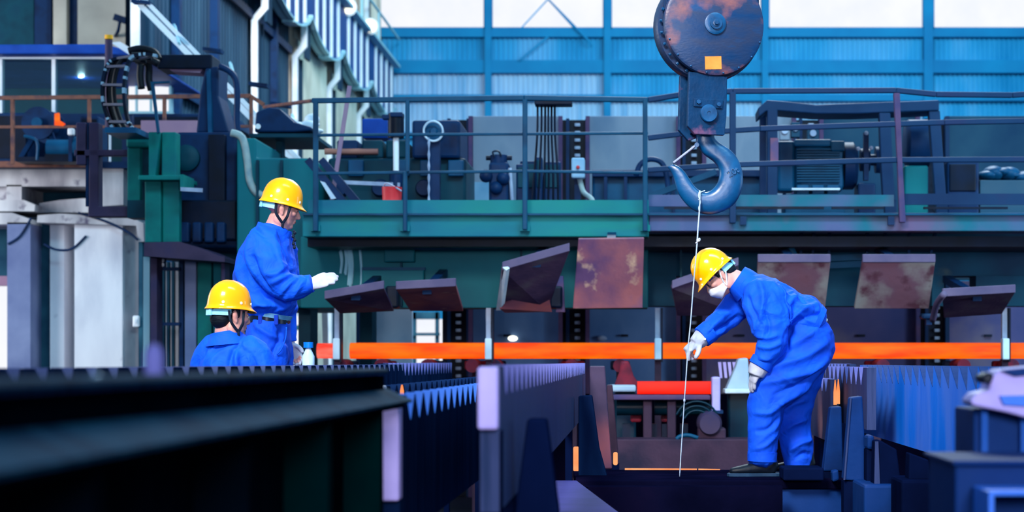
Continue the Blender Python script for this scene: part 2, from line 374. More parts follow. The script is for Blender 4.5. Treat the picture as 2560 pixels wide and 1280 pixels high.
# row of crane columns on the left, running away from the camera
Y0 = 45.7
def cpt(px, py): return xof(px, Y0), zof(py, Y0)
ctop = 14.0
prof = [(628, 920), (628, 46), (653, 16), (655, None), (669, None), (669, 22), (643, 52), (643, 920)]
cyy = [34.7, 45.7, 51.2, 57.0, 63.2]
clab = ['pale crane column nearest the camera at the left, behind the operator cabin', 'white stepped crane column crossed by the slanting tubular truss', 'white stepped crane column left of the cream wall panel',
        'white stepped crane column right of the cream wall panel', 'farthest white stepped crane column, next to the blue end wall']
for k, Yk in enumerate(cyy):
    b = MB(); P = [(cpt(px, py if py is not None else 0)[0], 0 if py == 920 else (ctop if py is None else cpt(px, py)[1])) for px, py in prof]
    n = len(P); vs = [(x, Yk, z) for x, z in P]+[(x, Yk+.12, z) for x, z in P]
    A = sum(P[i][0]*P[(i+1) % n][1]-P[(i+1) % n][0]*P[i][1] for i in range(n))
    fs = [tuple(range(n)), tuple(range(n, 2*n))[::-1]]+[(i, i+n, (i+1) % n+n, (i+1) % n) for i in range(n)]
    if A < 0: fs = [f[::-1] for f in fs]
    t = T('crane_column', clab[k], 'column', (P[0][0], Yk, 0), 'crane columns along the left side')
    b.add(vs, fs).build('front_flange', 'paint_white', t)
    # web and rear flange behind the bright front flange
    b = MB(); xw0, xw1 = P[0][0]+.04, P[7][0]-.04
    b.span(xw0, xw1, Yk+.12, Yk+.75, 0, P[1][1]); b.span(P[3][0]+.03, P[4][0]-.03, Yk+.12, Yk+.75, P[1][1]-.05, ctop)
    b.build('web', 'sheet_dark', t)
    MB().span(P[0][0], P[7][0], Yk+.75, Yk+.85, 0, P[1][1]).build('rear_flange', 'sheet_dark', t)
XG = cpt(669, 0)[0]+.02                    # crane runway girder face
zt = zof(8, 57); zb = zof(128, 57)
run = T('crane_runway_girder', 'fish-bellied blue crane runway girder with white stiffeners carried by the left columns', 'girder', (XG, 46, zb))
spans = [(34.7, 40.2), (40.2, 45.8), (45.8, 51.3), (51.3, 57.1), (57.1, 63.3), (63.3, 69.6)]
for a, b in spans:
    n = 10; poly = [(a, zt), (b, zt)]+[(b+(a-b)*i/n, zb-.55*math.sin(math.pi*i/n)**.7 if 0 < i < n else zb) for i in range(n+1)]
    MB().xprism(poly, XG, XG-.06).build('web', 'girder_blue', run)
    lo = poly[2:]; m = MB()
    for (y0, z0), (y1, z1) in zip(lo[:-1], lo[1:]): m.plate([(XG-.2, y0, z0), (XG+.12, y0, z0), (XG+.12, y1, z1), (XG-.2, y1, z1)], .05)
    m.build('lower_flange', 'flange_pale', run)
    for u in (.2, .42, .64, .86):
        y = a+(b-a)*u; MB().span(XG, XG+.075, y, y+.08, zb-.5*math.sin(math.pi*u)**.7, zt).build('stiffener', 'stiffener_white', run)
MB().span(XG-.25, XG+.25, 34.7, 69.6, zt, zt+.09).build('top_flange', 'flange_pale', run)
MB().tube([(XG+.2, 34.7, zt+1.0), (XG+.2, 69.6, zt+1.0)], .04, sub=1).build('handrail', 'flange_pale', run)
for y in (48, 52, 56, 60, 64): MB().span(XG+.17, XG+.23, y, y+.08, zt+.05, zt+1.0).build('stanchion', 'flange_pale', run)
for px, py, yy in ((925, 65, 62), (870, 17, 58)):
    t = T('floodlight', 'glowing round floodlight %s above the crane runway girder' % ('nearest the white windows' if px > 900 else 'farther left at the top edge'), 'lamp', W(px, py, yy), 'floodlights on the crane runway')
    p = W(px, py, yy); MB().ball(p, .2).build('lens', 'lamp_glow', t, smooth=True)
    MB().cyl(p+Vector((0, .05, 0)), p+Vector((0, .45, .1)), .26, r2=.12).build('reflector', 'paint_white', t)
    MB().bar(p+Vector((0, .3, 0)), (p.x-.3, p.y+.3, zt+.04), .08, .08).build('bracket', 'flange_pale', t)
wl = ST('wall_left', MB().span(-9.3, -8.95, 37.4, 72, 0, 15), 'sheet_dark')
for a, b, mm in ((34.9, 45.6, 'sheet_dark'), (45.9, 51.1, 'sheet_dark'), (51.4, 56.9, 'panel_cream'), (57.2, 63.1, 'panel_cream'), (63.4, 69.8, 'panel_cream')):
    corrugated(a, b, 0, 14.5, -8.84, .3, .08, axis='y').build('corrugated_sheet', mm, wl)
    if mm == 'panel_cream': MB().span(-8.76, -8.66, a+.25, b-.2, 0, zb-.5).build('cream_panel', mm, wl)
for z in (3.5, 6.8, 9.5): MB().span(-8.76, -8.66, 35, 51, z, z+.18).build('girt', 'navy', wl)
for y in (38, 41.5, 48.4): MB().span(-8.76, -8.6, y, y+.25, 0, 14).build('post', 'navy', wl)
YA = 37.0
wa = ST('wall_annex', MB().pbox(-300, -200, 345, 915, YA+.3, .3), 'sheet_dark')
for a, b, mm, d in ((-60, 84, 'green_dark', 0), (86, 128, 'navy', 0), (133, 166, 'panel_cream', .2), (166, 194, 'navy', 0), (194, 344, 'panel_cream', .2)):
    MB().pbox(a, -200, b, 420, YA-d, .25+d).build('wall_panel', mm, wa)

# slanting tubular truss (two pale tubes)
Yt = 27.0
t = T('slanting_truss', 'pale double-tube truss sloping down from the top left to the green walkway', 'truss', W(840, 495, Yt))
for dy in (0, 16):
    MB().bar(W(352, 0+dy*1.5-10, Yt), W(846, 500+dy, Yt-1.5), .09, .052 if dy == 0 else .074).build('tube', 'stiffener_white', t)
for px, py in ((352, 6), (530, 126), (645, 212), (700, 262), (770, 335), (800, 440)):
    yy = Yt-1.5*(px-352)/494
    MB().bar(W(px-20, py-2, yy-.08), W(px+26, py+4, yy-.08), .2, .045).build('clamp', 'navy', t)
for px, py in ((440, 75), (580, 170), (735, 300)):
    MB().bar(W(px-4, py-12, Yt), W(px+8, py+34, Yt-.5), .05, .03).build('lacing', 'flange_pale', t)

# ------------------------------------------------------------------ operator cabin on the mezzanine, far left
YC = 28.0
zdk = zof(418, 27.0)
cab = T('operator_cabin', 'glazed operator cabin with a blue roof and white frame on the left mezzanine', 'cabin', W(140, 405, YC))
MB().prism([(-200, 135), (-200, 112), (262, 110), (345, 133), (345, 140), (262, 134)], YC-.3, 4).build('roof', 'cabin_blue', cab, bevel=.02)
MB().prism([(276, 106), (300, 104), (346, 132), (322, 136)], YC-.42, .12).build('roof_edge', 'paint_white', cab)
MB().pbox(-200, 134, 264, 147, YC, .15).build('head_rail', 'paint_white', cab)
for a in (-60, 0, 133): MB().pbox(a-4, 146, a+5, 290, YC, .12).build('mullion', 'paint_white', cab)
MB().pbox(262, 136, 272, 420, YC, .12).build('mullion', 'paint_white', cab)
for a, b in ((-200, -64), (-55, -4), (5, 129), (138, 262)): MB().pbox(a, 146, b, 284, YC+.05, .02).build('pane', cabin_glass, cab)
MB().pbox(-200, 284, 272, 420, YC, .15).build('lower_panel', 'navy', cab)
MB().pbox(-220, 136, 330, 430, YC+3.2, .2).build('rear_wall', 'teal_dark', cab)
MB().span(xof(-200, YC), xof(272, YC), YC+.2, YC+3.2, zdk, zdk+.12).build('cabin_floor', 'navy', cab)
MB().pbox(228, 150, 300, 190, YC+3.0, .15).build('notice_panel', 'panel_cream', cab)
t = T('light_bulb', 'bare glowing bulb inside the operator cabin', 'lamp', W(210, 178, YC+2.2))
MB().ball(W(210, 178, YC+2.2), .055).build('globe', 'lamp_glow', t, smooth=True)
p = W(210, 178, YC+2.2); MB().cyl(p+Vector((0, 0, .05)), (p.x, p.y, zof(139, YC)+.02), .012).build('cord', 'black_steel', t)
l = bpy.data.lights.new('bulb_light', 'POINT'); l.energy = 60; l.color = (.7, .9, 1); l.shadow_soft_size = .06; lo = bpy.data.objects.new('bulb_light', l); COL.objects.link(lo); lo.location = p+Vector((0, -.15, -.1))
w = ST('window_6', MB().prism([(322, 280), (322, 200), (340, 176), (378, 176), (424, 204), (424, 280)], 31, .05), 'daylight')
f = MB()
for a in (340, 376): f.pbox(a-2, 178, a+2, 280, 30.9, .08)
f.pbox(322, 243, 424, 248, 30.9, .08); f.pbox(318, 278, 428, 284, 30.85, .2); f.pbox(422, 200, 428, 280, 30.85, .15)
f.build('window_frame', 'flange_pale', w)
ST('wall_beside_window', MB().pbox(305, 284, 440, 470, 30.9, .3), 'navy')

# mezzanine slab, concrete piers, doorways
YM = 27.0
mz = ST('trim_mezzanine', MB().span(-16, xof(640, YM), YM, YM+4.5, zof(420, YM), zof(404, YM)), 'navy')
MB().pbox(-200, 403, 240, 418, YM-.08, .08).build('edge_angle', 'rust_rail', mz)
wc = ST('wall_pier', MB().pbox(-200, 418, 310, 466, YM+.2, 2), 'concrete')
MB().pbox(-200, 466, 16, 500, YM+.3, 1.5).build('concrete_block', 'concrete', wc)
MB().pbox(16, 462, 54, 502, YM+.2, 1.5).build('concrete_block', 'concrete', wc)
MB().pbox(54, 466, 310, 530, YM+1.2, .3).build('recess_back', 'concrete_dark', wc)
MB().prism([(98, 531), (98, 508), (150, 500), (200, 496), (310, 494), (310, 531)], YM+.4, 1).build('sill_block', 'concrete', wc)
MB().prism([(248, 420), (308, 420), (308, 512), (248, 516)], YM+.1, 1).build('concrete_block', 'concrete', wc)
MB().prism([(-200, 500), (60, 500), (88, 512), (86, 528), (-200, 528)], YM+.1, 1.2).build('sill_block', 'concrete', wc)
MB().prism([(-200, 532), (30, 532), (76, 548), (78, 560), (-200, 562)], YM, 1.2).build('lintel_block', 'concrete', wc)
MB().prism([(92, 556), (94, 538), (150, 534), (330, 544), (358, 558), (360, 604), (346, 604), (340, 564)], YM-.1, 1.2).build('lintel_block', 'concrete', wc)
for a, b, mm, d in ((18, 76, 'concrete_blue', 0), (94, 124, 'concrete_dark', .5), (125, 160, 'pier_pale', .3), (186, 306, 'pier_pale', 0), (304, 346, 'concrete', .12), (346, 356, 'concrete_dark', 0)):  # big pier's right face: its shade is put into darker concrete
    MB().pbox(a, 556, b, 1240, YM+d, .9).build('pier', mm, wc)
MB().pbox(72, 545, 190, 1240, YM+1.3, .2).build('recess_back', 'teal_dark', wc)
MB().pbox(-200, 560, 18, 712, YM+1, .2).build('door_head', 'concrete_dark', wc)
d = ST('door_1', MB().pbox(-200, 712, 18, 1240, YM+1.2, .05), 'daylight')
MB().pbox(-200, 690, 18, 714, YM+.95, .2).build('door_lintel', 'pink_plate', d)
t = T('switch_box', 'small white switch box on the pale concrete pier', 'switch', W(340, 803, YM))
MB().pbox(331, 789, 348, 818, YM-.03, .16).build('case', 'rivet_white', t, bevel=.02); MB().pbox(337, 798, 342, 808, YM-.05, .03).build('toggle', 'paint_white', t)
for i, pts in enumerate(([(196, 532), (260, 552), (320, 580), (345, 600)], [(20, 610), (50, 590), (78, 545)], [(110, 610), (140, 624), (180, 622), (215, 590)])):
    tag(MB().tube([W(x, y, YM-.11 if i == 0 else YM-.01) for x, y in pts], .016, 6).build('loose_cable', 'navy'), ['dark loose cable slanting under the concrete lintel to the green column', 'dark loose cable hanging at the far left bluish pier', 'thin dark cable sagging across the middle concrete piers'][i], 'cable', 'cables on the concrete piers')

# rust-brown guard rail in front of the cabin
Yr = 25.5
t = T('mezzanine_railing', 'thin rust-brown guard railing along the left mezzanine in front of the cabin', 'railing', W(222, 405, Yr))
MB().bar(W(-150, 246, Yr), W(626, 240, Yr), .05, .05).build('top_rail', 'rust_rail', t)
MB().bar(W(-150, 318, Yr), W(626, 316, Yr), .035, .035).build('mid_rail', 'rust_rail', t)
MB().bar(W(626, 240, Yr), W(660, 262, Yr), .05, .05).build('top_rail', 'rust_rail', t)
MB().bar(W(660, 268, Yr), W(780, 252, Yr-2), .035, .035).build('top_rail', 'rust_rail', t)
for px in (30, 222, 410, 627): MB().pbox(px-4, 243, px+4, 410, Yr-.02, .05).build('post', 'rust_rail', t)
tag(MB().prism([(136, 284), (146, 282), (147, 300), (160, 308), (158, 315), (136, 313)], 25.47, .06).build('hot_offcut', 'hot_orange'), 'glowing orange L-shaped hot offcut beyond the left railing', 'hot steel')

# dark machinery standing on the mezzanine behind that railing
t = T('winch_drum', 'dark winch drum on a frame behind the left railing', 'winch', W(110, 400, 26.6))
c = W(100, 310, 26.6)
MB().lathe(c+Vector((0, -.1, 0)), (0, 1, 0), [(0, .05), (0, .22), (.04, .22), (.04, .15), (.5, .15), (.5, .22), (.54, .22), (.54, .05)]).build('drum', 'navy', t, smooth='auto')
MB().lathe(c+Vector((0, -.16, 0)), (0, 1, 0), [(0, .02), (0, .07), (.1, .07), (.1, .02)], 16).build('hub', 'motor_blue', t, smooth='auto')
for s in (-1, 1): MB().bar(c+Vector((.05*s, .2, 0)), W(100+52*s, 402, 26.6), .06, .06).build('leg', 'navy', t)
MB().pbox(40, 392, 180, 404, 26.5, .6).build('base_frame', 'black_steel', t)
t = T('pump_set', 'dark pump with a white cap and pipes behind the left railing', 'pump', W(160, 400, 26.2))
MB().lathe(W(120, 372, 26.2), (1, 0, 0), [(0, .05), (0, .12), (.35, .12), (.36, .16), (.42, .16), (.42, .05)]).build('casing', 'motor_blue', t, smooth='auto')
MB().pbox(168, 320, 183, 338, 26.0, .1).build('white_cap', 'rivet_white', t, bevel=.02); MB().pbox(171, 336, 180, 404, 26.05, .06).build('standpipe', 'navy', t)
MB().tube([W(60, 340, 26.2), W(92, 352, 26.2), W(93, 400, 26.2)], .02).build('pipe', 'motor_blue', t); MB().pbox(112, 385, 196, 404, 26.1, .4).build('base', 'black_steel', t)
for i, (a, b, c_, d_) in enumerate(((-80, 282, 70, 330), (200, 290, 246, 405), (330, 284, 500, 300))):
    t = T('control_cubicle', ['dark control cubicle at the left frame edge under the cabin glazing', 'dark control cubicle behind the second post of the left railing', 'long low dark cubicle below the bright side window'][i], 'cabinet', W((a+c_)/2, 405, 27))
    MB().pbox(a, b, c_, 405, 27.2, .5).build('case', 'navy', t, bevel=.02); MB().pbox(a+6, b+8, c_-6, 395, 27.17, .03).build('door', 'black_steel', t)
tag(MB().pbox(352, 301, 492, 332, 24.5, .3).build('pink_cover_plate', 'pink_plate'), 'dusty pink cover plate left of the dark machine tower', 'plate')
# ------------------------------------------------------------------ left machine: brown bracket, green frame, drag chain, tower
t = T('brown_bracket_frame', 'brown steel bracket frame of upright channels in front of the concrete piers', 'frame', W(235, 545, 22))
for a, b, c, d, dd in ((190, 306, 214, 412, .12), (222, 306, 246, 520, .18), (185, 374, 326, 390, .1), (220, 516, 362, 542, .2)):
    MB().pbox(a, b, c, d, 21.05, dd).build('channel', 'brown_steel', t, bevel=.01)
MB().pbox(203, 306, 235, 330, 21.2, .1).build('stiffener', 'navy', t)
MB().pbox(214, 306, 222, 516, 21.1, .05).build('web', 'navy', t)
Yg = 20.5
t = T('green_machine_frame', 'green machine frame of heavy I-posts standing left of the standing worker', 'machine frame', W(410, 1040, Yg))
MB().pbox(315, 332, 376, 368, Yg+.4, .5).build('cross_block', 'green_machine', t, bevel=.02)
MB().pbox(318, 368, 350, 532, Yg+.5, .3).build('post', 'green_machine', t, bevel=.01)
MB().pbox(350, 368, 376, 500, Yg+.6, .25).build('web', 'green_dark', t)
MB().pbox(318, 500, 362, 545, Yg+.45, .3).build('foot', 'green_dark', t)
MB().prism([(372, 330), (400, 330), (400, 345), (388, 440), (372, 440)], Yg+.1, .15).build('gusset', 'green_machine', t)
MB().pbox(404, 330, 440, 442, Yg+.15, .2).build('post', 'green_machine', t, bevel=.01)
MB().pbox(392, 345, 406, 440, Yg+.3, .1).build('web', 'black_steel', t)
MB().pbox(345, 438, 456, 450, Yg-.15, .7).build('cap_plate', 'green_machine', t, bevel=.01)
MB().pbox(450, 436, 458, 470, Yg-.2, .5).build('side_plate', 'green_machine', t)
MB().pbox(362, 450, 402, 606, Yg, .12).build('flange', 'green_machine', t, bevel=.01)
MB().pbox(402, 450, 408, 606, Yg+.1, .3).build('web', 'green_dark', t)
MB().pbox(406, 450, 448, 606, Yg+.05, .12).build('flange', 'green_machine', t, bevel=.01)
MB().prism([(360, 606), (448, 604), (505, 622), (562, 645), (562, 655), (360, 640)], Yg-.1, .85).build('base_plate', 'brown_steel', t)
for a, b in ((376, 392), (553, 562)): MB().pbox(a, 640, b, 1290, Yg+.1, .25).build('leg', 'brown_steel', t)
for a, b, mm in ((358, 374, 'flange_pale'), (448, 458, 'navy'), (462, 490, 'concrete_blue'), (494, 528, 'green_machine'), (534, 552, 'housing_green')):
    MB().pbox(a, 642 if a < 460 else 646, b, 1290, Yg+.5, .2).build('upright', mm, t)
MB().pbox(398, 655, 446, 1290, Yg+1.6, .1).build('rear_panel', 'pier_pale', t)
for py in (668, 806): MB().pbox(392, py, 448, py+8, Yg+.4, .1).build('crossbar', 'navy', t)
for px in (408, 420, 432): MB().pbox(px-3, 655, px+3, 1290, Yg+1.5, .06).build('fin', 'concrete_dark', t)
t = T('signal_lamp', 'small white signal lamp pair on the green machine frame', 'lamp', W(406, 656, Yg))
for py in (650, 662): MB().ball(W(406, py, Yg+.35), .022).build('lens', 'rivet_white', t, smooth=True)
MB().pbox(399, 643, 413, 668, Yg+.37, .05).build('box', 'navy', t)

# dark machine tower
t = T('dark_machine_tower', 'dark blue machine housing with a tapering tower and jib arm behind the standing worker', 'machine', W(520, 1000, 21.5))
MB().pbox(440, 330, 592, 620, 21.3, 1.5).build('housing', 'navy', t, bevel=.03)
MB().pbox(520, 336, 562, 560, 21.2, .12).build('door', 'black_steel', t, bevel=.01)
MB().pbox(430, 600, 600, 1200, 22.2, .8).build('plinth', 'green_dark', t)
MB().prism([(490, 332), (500, 230), (514, 168), (546, 165), (546, 240), (574, 332)], 21.6, .5).build('tower', 'navy', t, bevel=.02)
MB().prism([(520, 332), (516, 180), (524, 172), (530, 332)], 21.52, .1).build('tower_rib', 'motor_blue', t)
MB().pbox(392, 136, 530, 172, 21.6, .45).build('jib', 'black_steel', t, bevel=.015)
MB().prism([(420, 172), (508, 172), (500, 182), (430, 178)], 21.65, .3).build('jib_soffit', 'pink_plate', t)
MB().lathe(W(466, 395, 21.25), (0, 1, 0), [(-.05, .03), (-.05, .10), (-.02, .14), (.06, .14)], 24).build('handwheel', 'green_dark', t, smooth='auto')
MB().pbox(448, 500, 590, 600, 21.15, .2).build('lower_cover', 'black_steel', t, bevel=.02)
for i in range(4): MB().pbox(450+i*30, 555, 472+i*30, 606, 21.05, .12).build('valve_block', 'navy', t, bevel=.02)
tag(MB().bar(W(452, 473, 20.3), W(506, 476, 20.3), .035, .04).build('push_rod', 'rung_steel'), 'short bright push rod sticking out of the green frame', 'rod')
tag(MB().tube([W(548, 166, 21.5), W(570, 176, 21.5), W(588, 196, 21.5), W(593, 240, 21.5), W(592, 300, 21.5), W(596, 332, 21.5)], .035).build('cable_loop', 'navy', smooth=True), 'thick dark cable looping down from the jib of the dark tower', 'cable')
tag(MB().tube([W(578, 332, 21), W(606, 345, 21), W(618, 400, 21), W(624, 450, 21), W(640, 480, 21), W(664, 492, 21)], .04).build('beige_hose', 'hose_beige', smooth=True), 'beige lagged hose hanging from the dark machine to the green housing', 'hose')
tag(MB().prism([(376, 204), (424, 202), (424, 207), (384, 209), (398, 330), (392, 334)], 20.4, .04).build('bent_rod_stand', 'rail_blue'), 'thin bent rod standing on the green machine frame', 'rod')
# cable drag chain, a C-shaped ladder of links
dc = T('drag_chain', 'black ladder-like cable drag chain curving down beside the cabin', 'cable chain', W(285, 320, 20.6))
mid = smooth_path([W(x, y, 20.6) for x, y in ((350, 150), (310, 146), (280, 152), (264, 178), (257, 220), (260, 262), (272, 300), (284, 322))], 6)
mid2 = smooth_path([W(x, y, 20.25) for x, y in ((392, 140), (360, 136), (328, 146), (316, 178), (311, 220), (313, 262), (320, 300), (332, 322))], 6)
for i in range(0, len(mid)-2, 1):
    MB().bar(mid[i], mid[i+1], .075, .03).build('link_plate', 'chrome' if random.random() < .25 else 'black_steel', dc); MB().bar(mid2[i], mid2[i+1], .075, .03).build('link_plate', 'chrome' if random.random() < .3 else 'black_steel', dc)
    if i % 7 == 2: MB().bar(mid[i], mid2[i], .05, .025).build('crossbar', 'navy', dc)
MB().tube([p+Vector((.05, .05, 0)) for p in mid], .03).build('inner_hose', 'rubber', dc, smooth=True); MB().tube([p+Vector((.14, -.1, 0)) for p in mid], .025).build('inner_hose', 'rubber', dc, smooth=True)
MB().pbox(262, 318, 340, 332, 20.2, .6).build('end_bracket', 'motor_blue', dc)
for i, pts in enumerate(([(322, 128), (350, 122), (384, 130), (398, 150)], [(340, 150), (370, 160), (372, 200), (378, 225)], [(352, 160), (350, 190), (354, 222)], [(330, 140), (360, 142), (396, 160)])):
    tag(MB().tube([W(x, y, 21.56-.06*i) for x, y in pts], .04).build('hydraulic_hose', 'rubber', smooth=True), ['uppermost black hose bundled at the jib end above the drag chain', 'black hose dangling below the jib end on the right', 'short black hose dangling below the jib end on the left', 'black hose running along the jib from the drag chain'][i], 'hose', 'black hoses at the jib end')
t = T('pipe_stub', 'brown pipe stub with a yellow cap rising behind the drag chain', 'pipe', W(272, 320, 24))
MB().cyl(W(272, 325, 24), W(272, 100, 24), .045).build('pipe', 'brown_steel', t, smooth='auto'); MB().cyl(W(272, 98, 24), W(272, 88, 24), .05).build('cap', 'yellow_cap', t, smooth='auto')
t = T('bracket_lamp', 'small dark lamp on a bracket against the cream wall panel', 'lamp', W(300, 60, 30))
MB().bar(W(285, 42, 36.4), W(315, 52, 36.4), .06, .12).build('head', 'navy', t); MB().tube([W(300, 50, 36.4), W(296, 75, 36.4), W(290, 88, 36.6), W(288, 90, 36.79)], .03).build('arm', 'navy', t)

# green housing left of the girder (behind the standing worker)
t = T('green_end_housing', 'tall dark green end housing of the gantry behind the standing worker', 'housing', W(690, 1300, 21))
MB().prism([(592, 345), (640, 345), (640, 395), (782, 395), (782, 770), (592, 770)], 21, 2.2).build('body', 'housing_green', t, bevel=.02)
MB().span(xof(640, 22.5), xof(800, 22.5), 22.1, 23.4, zof(353, 22.5), zof(344, 22.5)).build('bracket_shelf', 'green_dark', t); MB().span(xof(690, 22.5), xof(705, 22.5), 22.5, 22.7, zof(480, 22.5), zof(350, 22.5)).build('shelf_post', 'green_dark', t)
MB().pbox(592, 770, 640, 1290, 21.2, .5).build('leg', 'green_dark', t); MB().pbox(746, 770, 776, 1290, 21.2, .5).build('leg', 'green_dark', t)
for px in (640, 700): MB().pbox(px, 400, px+6, 765, 20.94, .06).build('rib', 'green_dark', t)
t = T('white_slag_heap', 'pale dusty lagging bundle at the foot of the slanting truss', 'bundle', W(740, 330, 23))
b = MB()
for i in range(30): b.ball(W(700+random.random()*92, 290+random.random()*50+(i % 3)*5, 22.8+random.random()*.4), (.04+random.random()*.09, .08, .025+random.random()*.05), 10, 6)
b.build('lagging', 'paint_white', t, smooth=True)
t = T('drive_gearbox', 'dark gearbox lying on the green housing below the slanting truss', 'gearbox', W(690, 345, 22.5))
MB().prism([(636, 330), (640, 280), (672, 268), (700, 272), (736, 305), (780, 318), (780, 326), (735, 330)], 22.2, .6).build('case', 'navy', t, bevel=.02)
MB().cyl(W(645, 316, 22.1), W(645, 316, 22.3), .03).build('sight_glass', 'rivet_white', t)
w = ST('window_7', MB().pbox(722, 790, 768, 1015, 42, .05), 'daylight')
MB().pbox(716, 780, 722, 1015, 41.9, .2).build('window_frame', 'flange_pale', w); MB().pbox(768, 780, 776, 1015, 41.9, .2).build('window_frame', 'flange_pale', w); MB().bar(W(722, 824, 41.9), W(776, 812, 41.9), .07, .1).build('window_bar', 'concrete_dark', w)
for i, px in enumerate((775, 810, 845)):
    tag(MB().prism([(px-6, 770), (px+8, 770), (px+10, 905), (px+2, 1256), (px-2, 905)], 23.5, .05).build('white_strip', 'white_clip'), ['leftmost white vertical strip under the gantry by the billet end', 'middle white vertical strip under the gantry by the billet end', 'rightmost white vertical strip under the gantry by the billet end'][i], 'strip', 'white strips at the billet end')

# ------------------------------------------------------------------ gantry: girder, walkway, railing
YG = 19.0
ga = T('gantry_girder', 'long green box girder crossing the hall behind the workers', 'girder', W(1600, 1300, YG))
MB().pbox(756, 536, 1622, 592, YG, .25).build('face_plate', 'girder_green', ga, bevel=.01)
MB().pbox(1622, 532, 2700, 578, YG, .25).build('face_plate', 'girder_right', ga, bevel=.01)
MB().pbox(770, 500, 1622, 533, YG+.06, .03).build('toe_board', 'girder_green', ga)
MB().pbox(1622, 487, 2235, 516, YG+.06, .03).build('toe_board', 'girder_right', ga); MB().pbox(2262, 484, 2700, 512, YG+.06, .03).build('toe_board', 'rail_mauve', ga)
MB().pbox(756, 533, 2700, 538, YG-.06, .4).build('deck_edge', 'rail_blue', ga)
for a, b in ((1660, 2060), (2080, 2210), (2310, 2520)): MB().pbox(a, 517, b, 522, YG-.02, .05).build('cover_strip', 'black_steel', ga)
MB().span(xof(770, YG), xof(2700, YG), YG+.25, YG+5, zof(545, YG), zof(528, YG)).build('deck', 'navy', ga)
MB().span(xof(756, YG), xof(2700, YG), YG+.3, YG+1.6, zof(612, YG), zof(586, YG)).build('soffit', 'black_steel', ga)
MB().pbox(752, 592, 1620, 770, YG+.9, .5).build('apron', 'housing_green', ga, bevel=.01)
MB().pbox(1620, 585, 2700, 690, YG+1.3, .4).build('apron', 'housing_dark', ga)
for a, b in ((1620, 1690), (1872, 2150), (2330, 2360), (2440, 2700)): MB().pbox(a, 690, b, 765, YG+1.2, .4).build('apron', 'housing_dark', ga)
for px in (1000, 1300, 1500, 1700): MB().pbox(px, 600, px+5, 765, YG+.85, .06).build('seam_rib', 'green_dark', ga)
MB().pbox(905, 672, 1060, 722, YG+.82, .1).build('access_cover', 'housing_green', ga, bevel=.012); MB().pbox(905, 668, 1062, 675, YG+.8, .1).build('cover_lip', 'rail_blue', ga)
MB().pbox(960, 622, 1036, 655, YG+.8, .12).build('junction_box', 'housing_green', ga, bevel=.012); MB().pbox(972, 596, 998, 624, YG+.8, .1).build('conduit_box', 'green_dark', ga)
for i, px in enumerate((2000, 2030, 2070, 2165, 2210, 2270, 2335)): MB().prism([(px, 580), (px+8, 580), (px+5-4*(i == 6)*3, 645), (px-1-4*(i == 6)*3, 645)], YG+.9, .05).build('hanger', 'navy', ga)
for a, b in ((900, 930), (2680, 2700)): MB().pbox(a, 770, b, 1340, YG+3.2, .4).build('leg', 'green_dark', ga)
tag(MB().tube([W(985, 596, YG+.6), W(1030, 612, YG+.6), W(1080, 616, YG+.6), W(1380, 612, YG+.6), W(1440, 612, YG+.6)], .035).build('service_pipe', 'rail_blue', smooth=True), 'blue service pipe running under the left part of the green girder', 'pipe')
tag(MB().tube([W(1760, 608, YG+.6), W(1800, 606, YG+.6), W(1940, 606, YG+.6), W(1968, 614, YG+.6), W(1985, 640, YG+.6), W(1995, 660, YG+.6)], .04).build('service_pipe', 'rail_blue', smooth=True), 'bent blue service pipe under the girder above the bending worker', 'pipe')
for i, py in enumerate((646, 664)): tag(MB().bar(W(2072, py, YG+1), W(2160, py-4, YG+1), .05, .06).build('tie_bar', 'rail_blue'), ['upper dark tie bar between the two rusty shields on the right', 'lower dark tie bar between the two rusty shields on the right'][i], 'bar', 'tie bars between shields')

rl = T('walkway_railing', 'blue-green steel guard railing along the left half of the gantry walkway', 'railing', W(1200, 560, YG))
def rail(par, pts, w, mm, name='rail', Yq=YG-.1):
    b = MB()
    for p, q in zip(pts[:-1], pts[1:]): b.bar(W(p[0], p[1], Yq), W(q[0], q[1], Yq), w, w)
    return b.build(name, mm, par, bevel=.008)
rail(rl, [(780, 252), (1310, 245), (1620, 250)], .048, 'rail_blue', 'top_rail')
rail(rl, [(790, 338), (1620, 333)], .028, 'rail_blue', 'mid_rail'); rail(rl, [(790, 434), (1310, 428), (1620, 432)], .028, 'rail_blue', 'mid_rail')
for px, yb in ((788, 578), (1312, 574), (1613, 578)): MB().pbox(px-6, 248, px+6, yb, YG-.13, .06).build('post', 'rail_blue', rl, bevel=.008)
MB().pbox(1013, 248, 1023, 430, YG-.13, .06).build('post', 'rail_blue', rl, bevel=.008); MB().pbox(1007, 428, 1017, 578, YG-.14, .06).build('post', 'rail_blue', rl, bevel=.008)
rr = T('dented_railing', 'mauve and blue guard railing with a sagging top rail on the right of the walkway', 'railing', W(2240, 560, YG))
rail(rr, [(1620, 250), (1700, 237), (1832, 228), (2240, 226), (2340, 236), (2530, 238), (2700, 226)], .05, 'rail_mauve', 'top_rail')
rail(rr, [(1620, 345), (1700, 335), (1900, 322), (2360, 306), (2700, 300)], .05, 'rail_mauve', 'mid_rail'); rail(rr, [(1620, 425), (1830, 412), (2240, 400), (2700, 398)], .05, 'rail_mauve', 'mid_rail')
MB().pbox(1824, 230, 1840, 558, YG-.13, .06).build('post', 'rail_mauve', rr, bevel=.008)
MB().prism([(2234, 232), (2250, 232), (2256, 400), (2265, 556), (2249, 556), (2243, 400)], YG-.13, .06).build('post', 'rust_post', rr, bevel=.008)
for px in (788, 1012, 1312, 1613): MB().pbox(px-12, 562, px+12, 578, YG-.06, .06).build('foot_plate', 'girder_green', rl)
for px in (1858, 2228): MB().pbox(px-8, 541, px+8, 562, YG-.05, .06).build('lug', 'rail_mauve', rr)
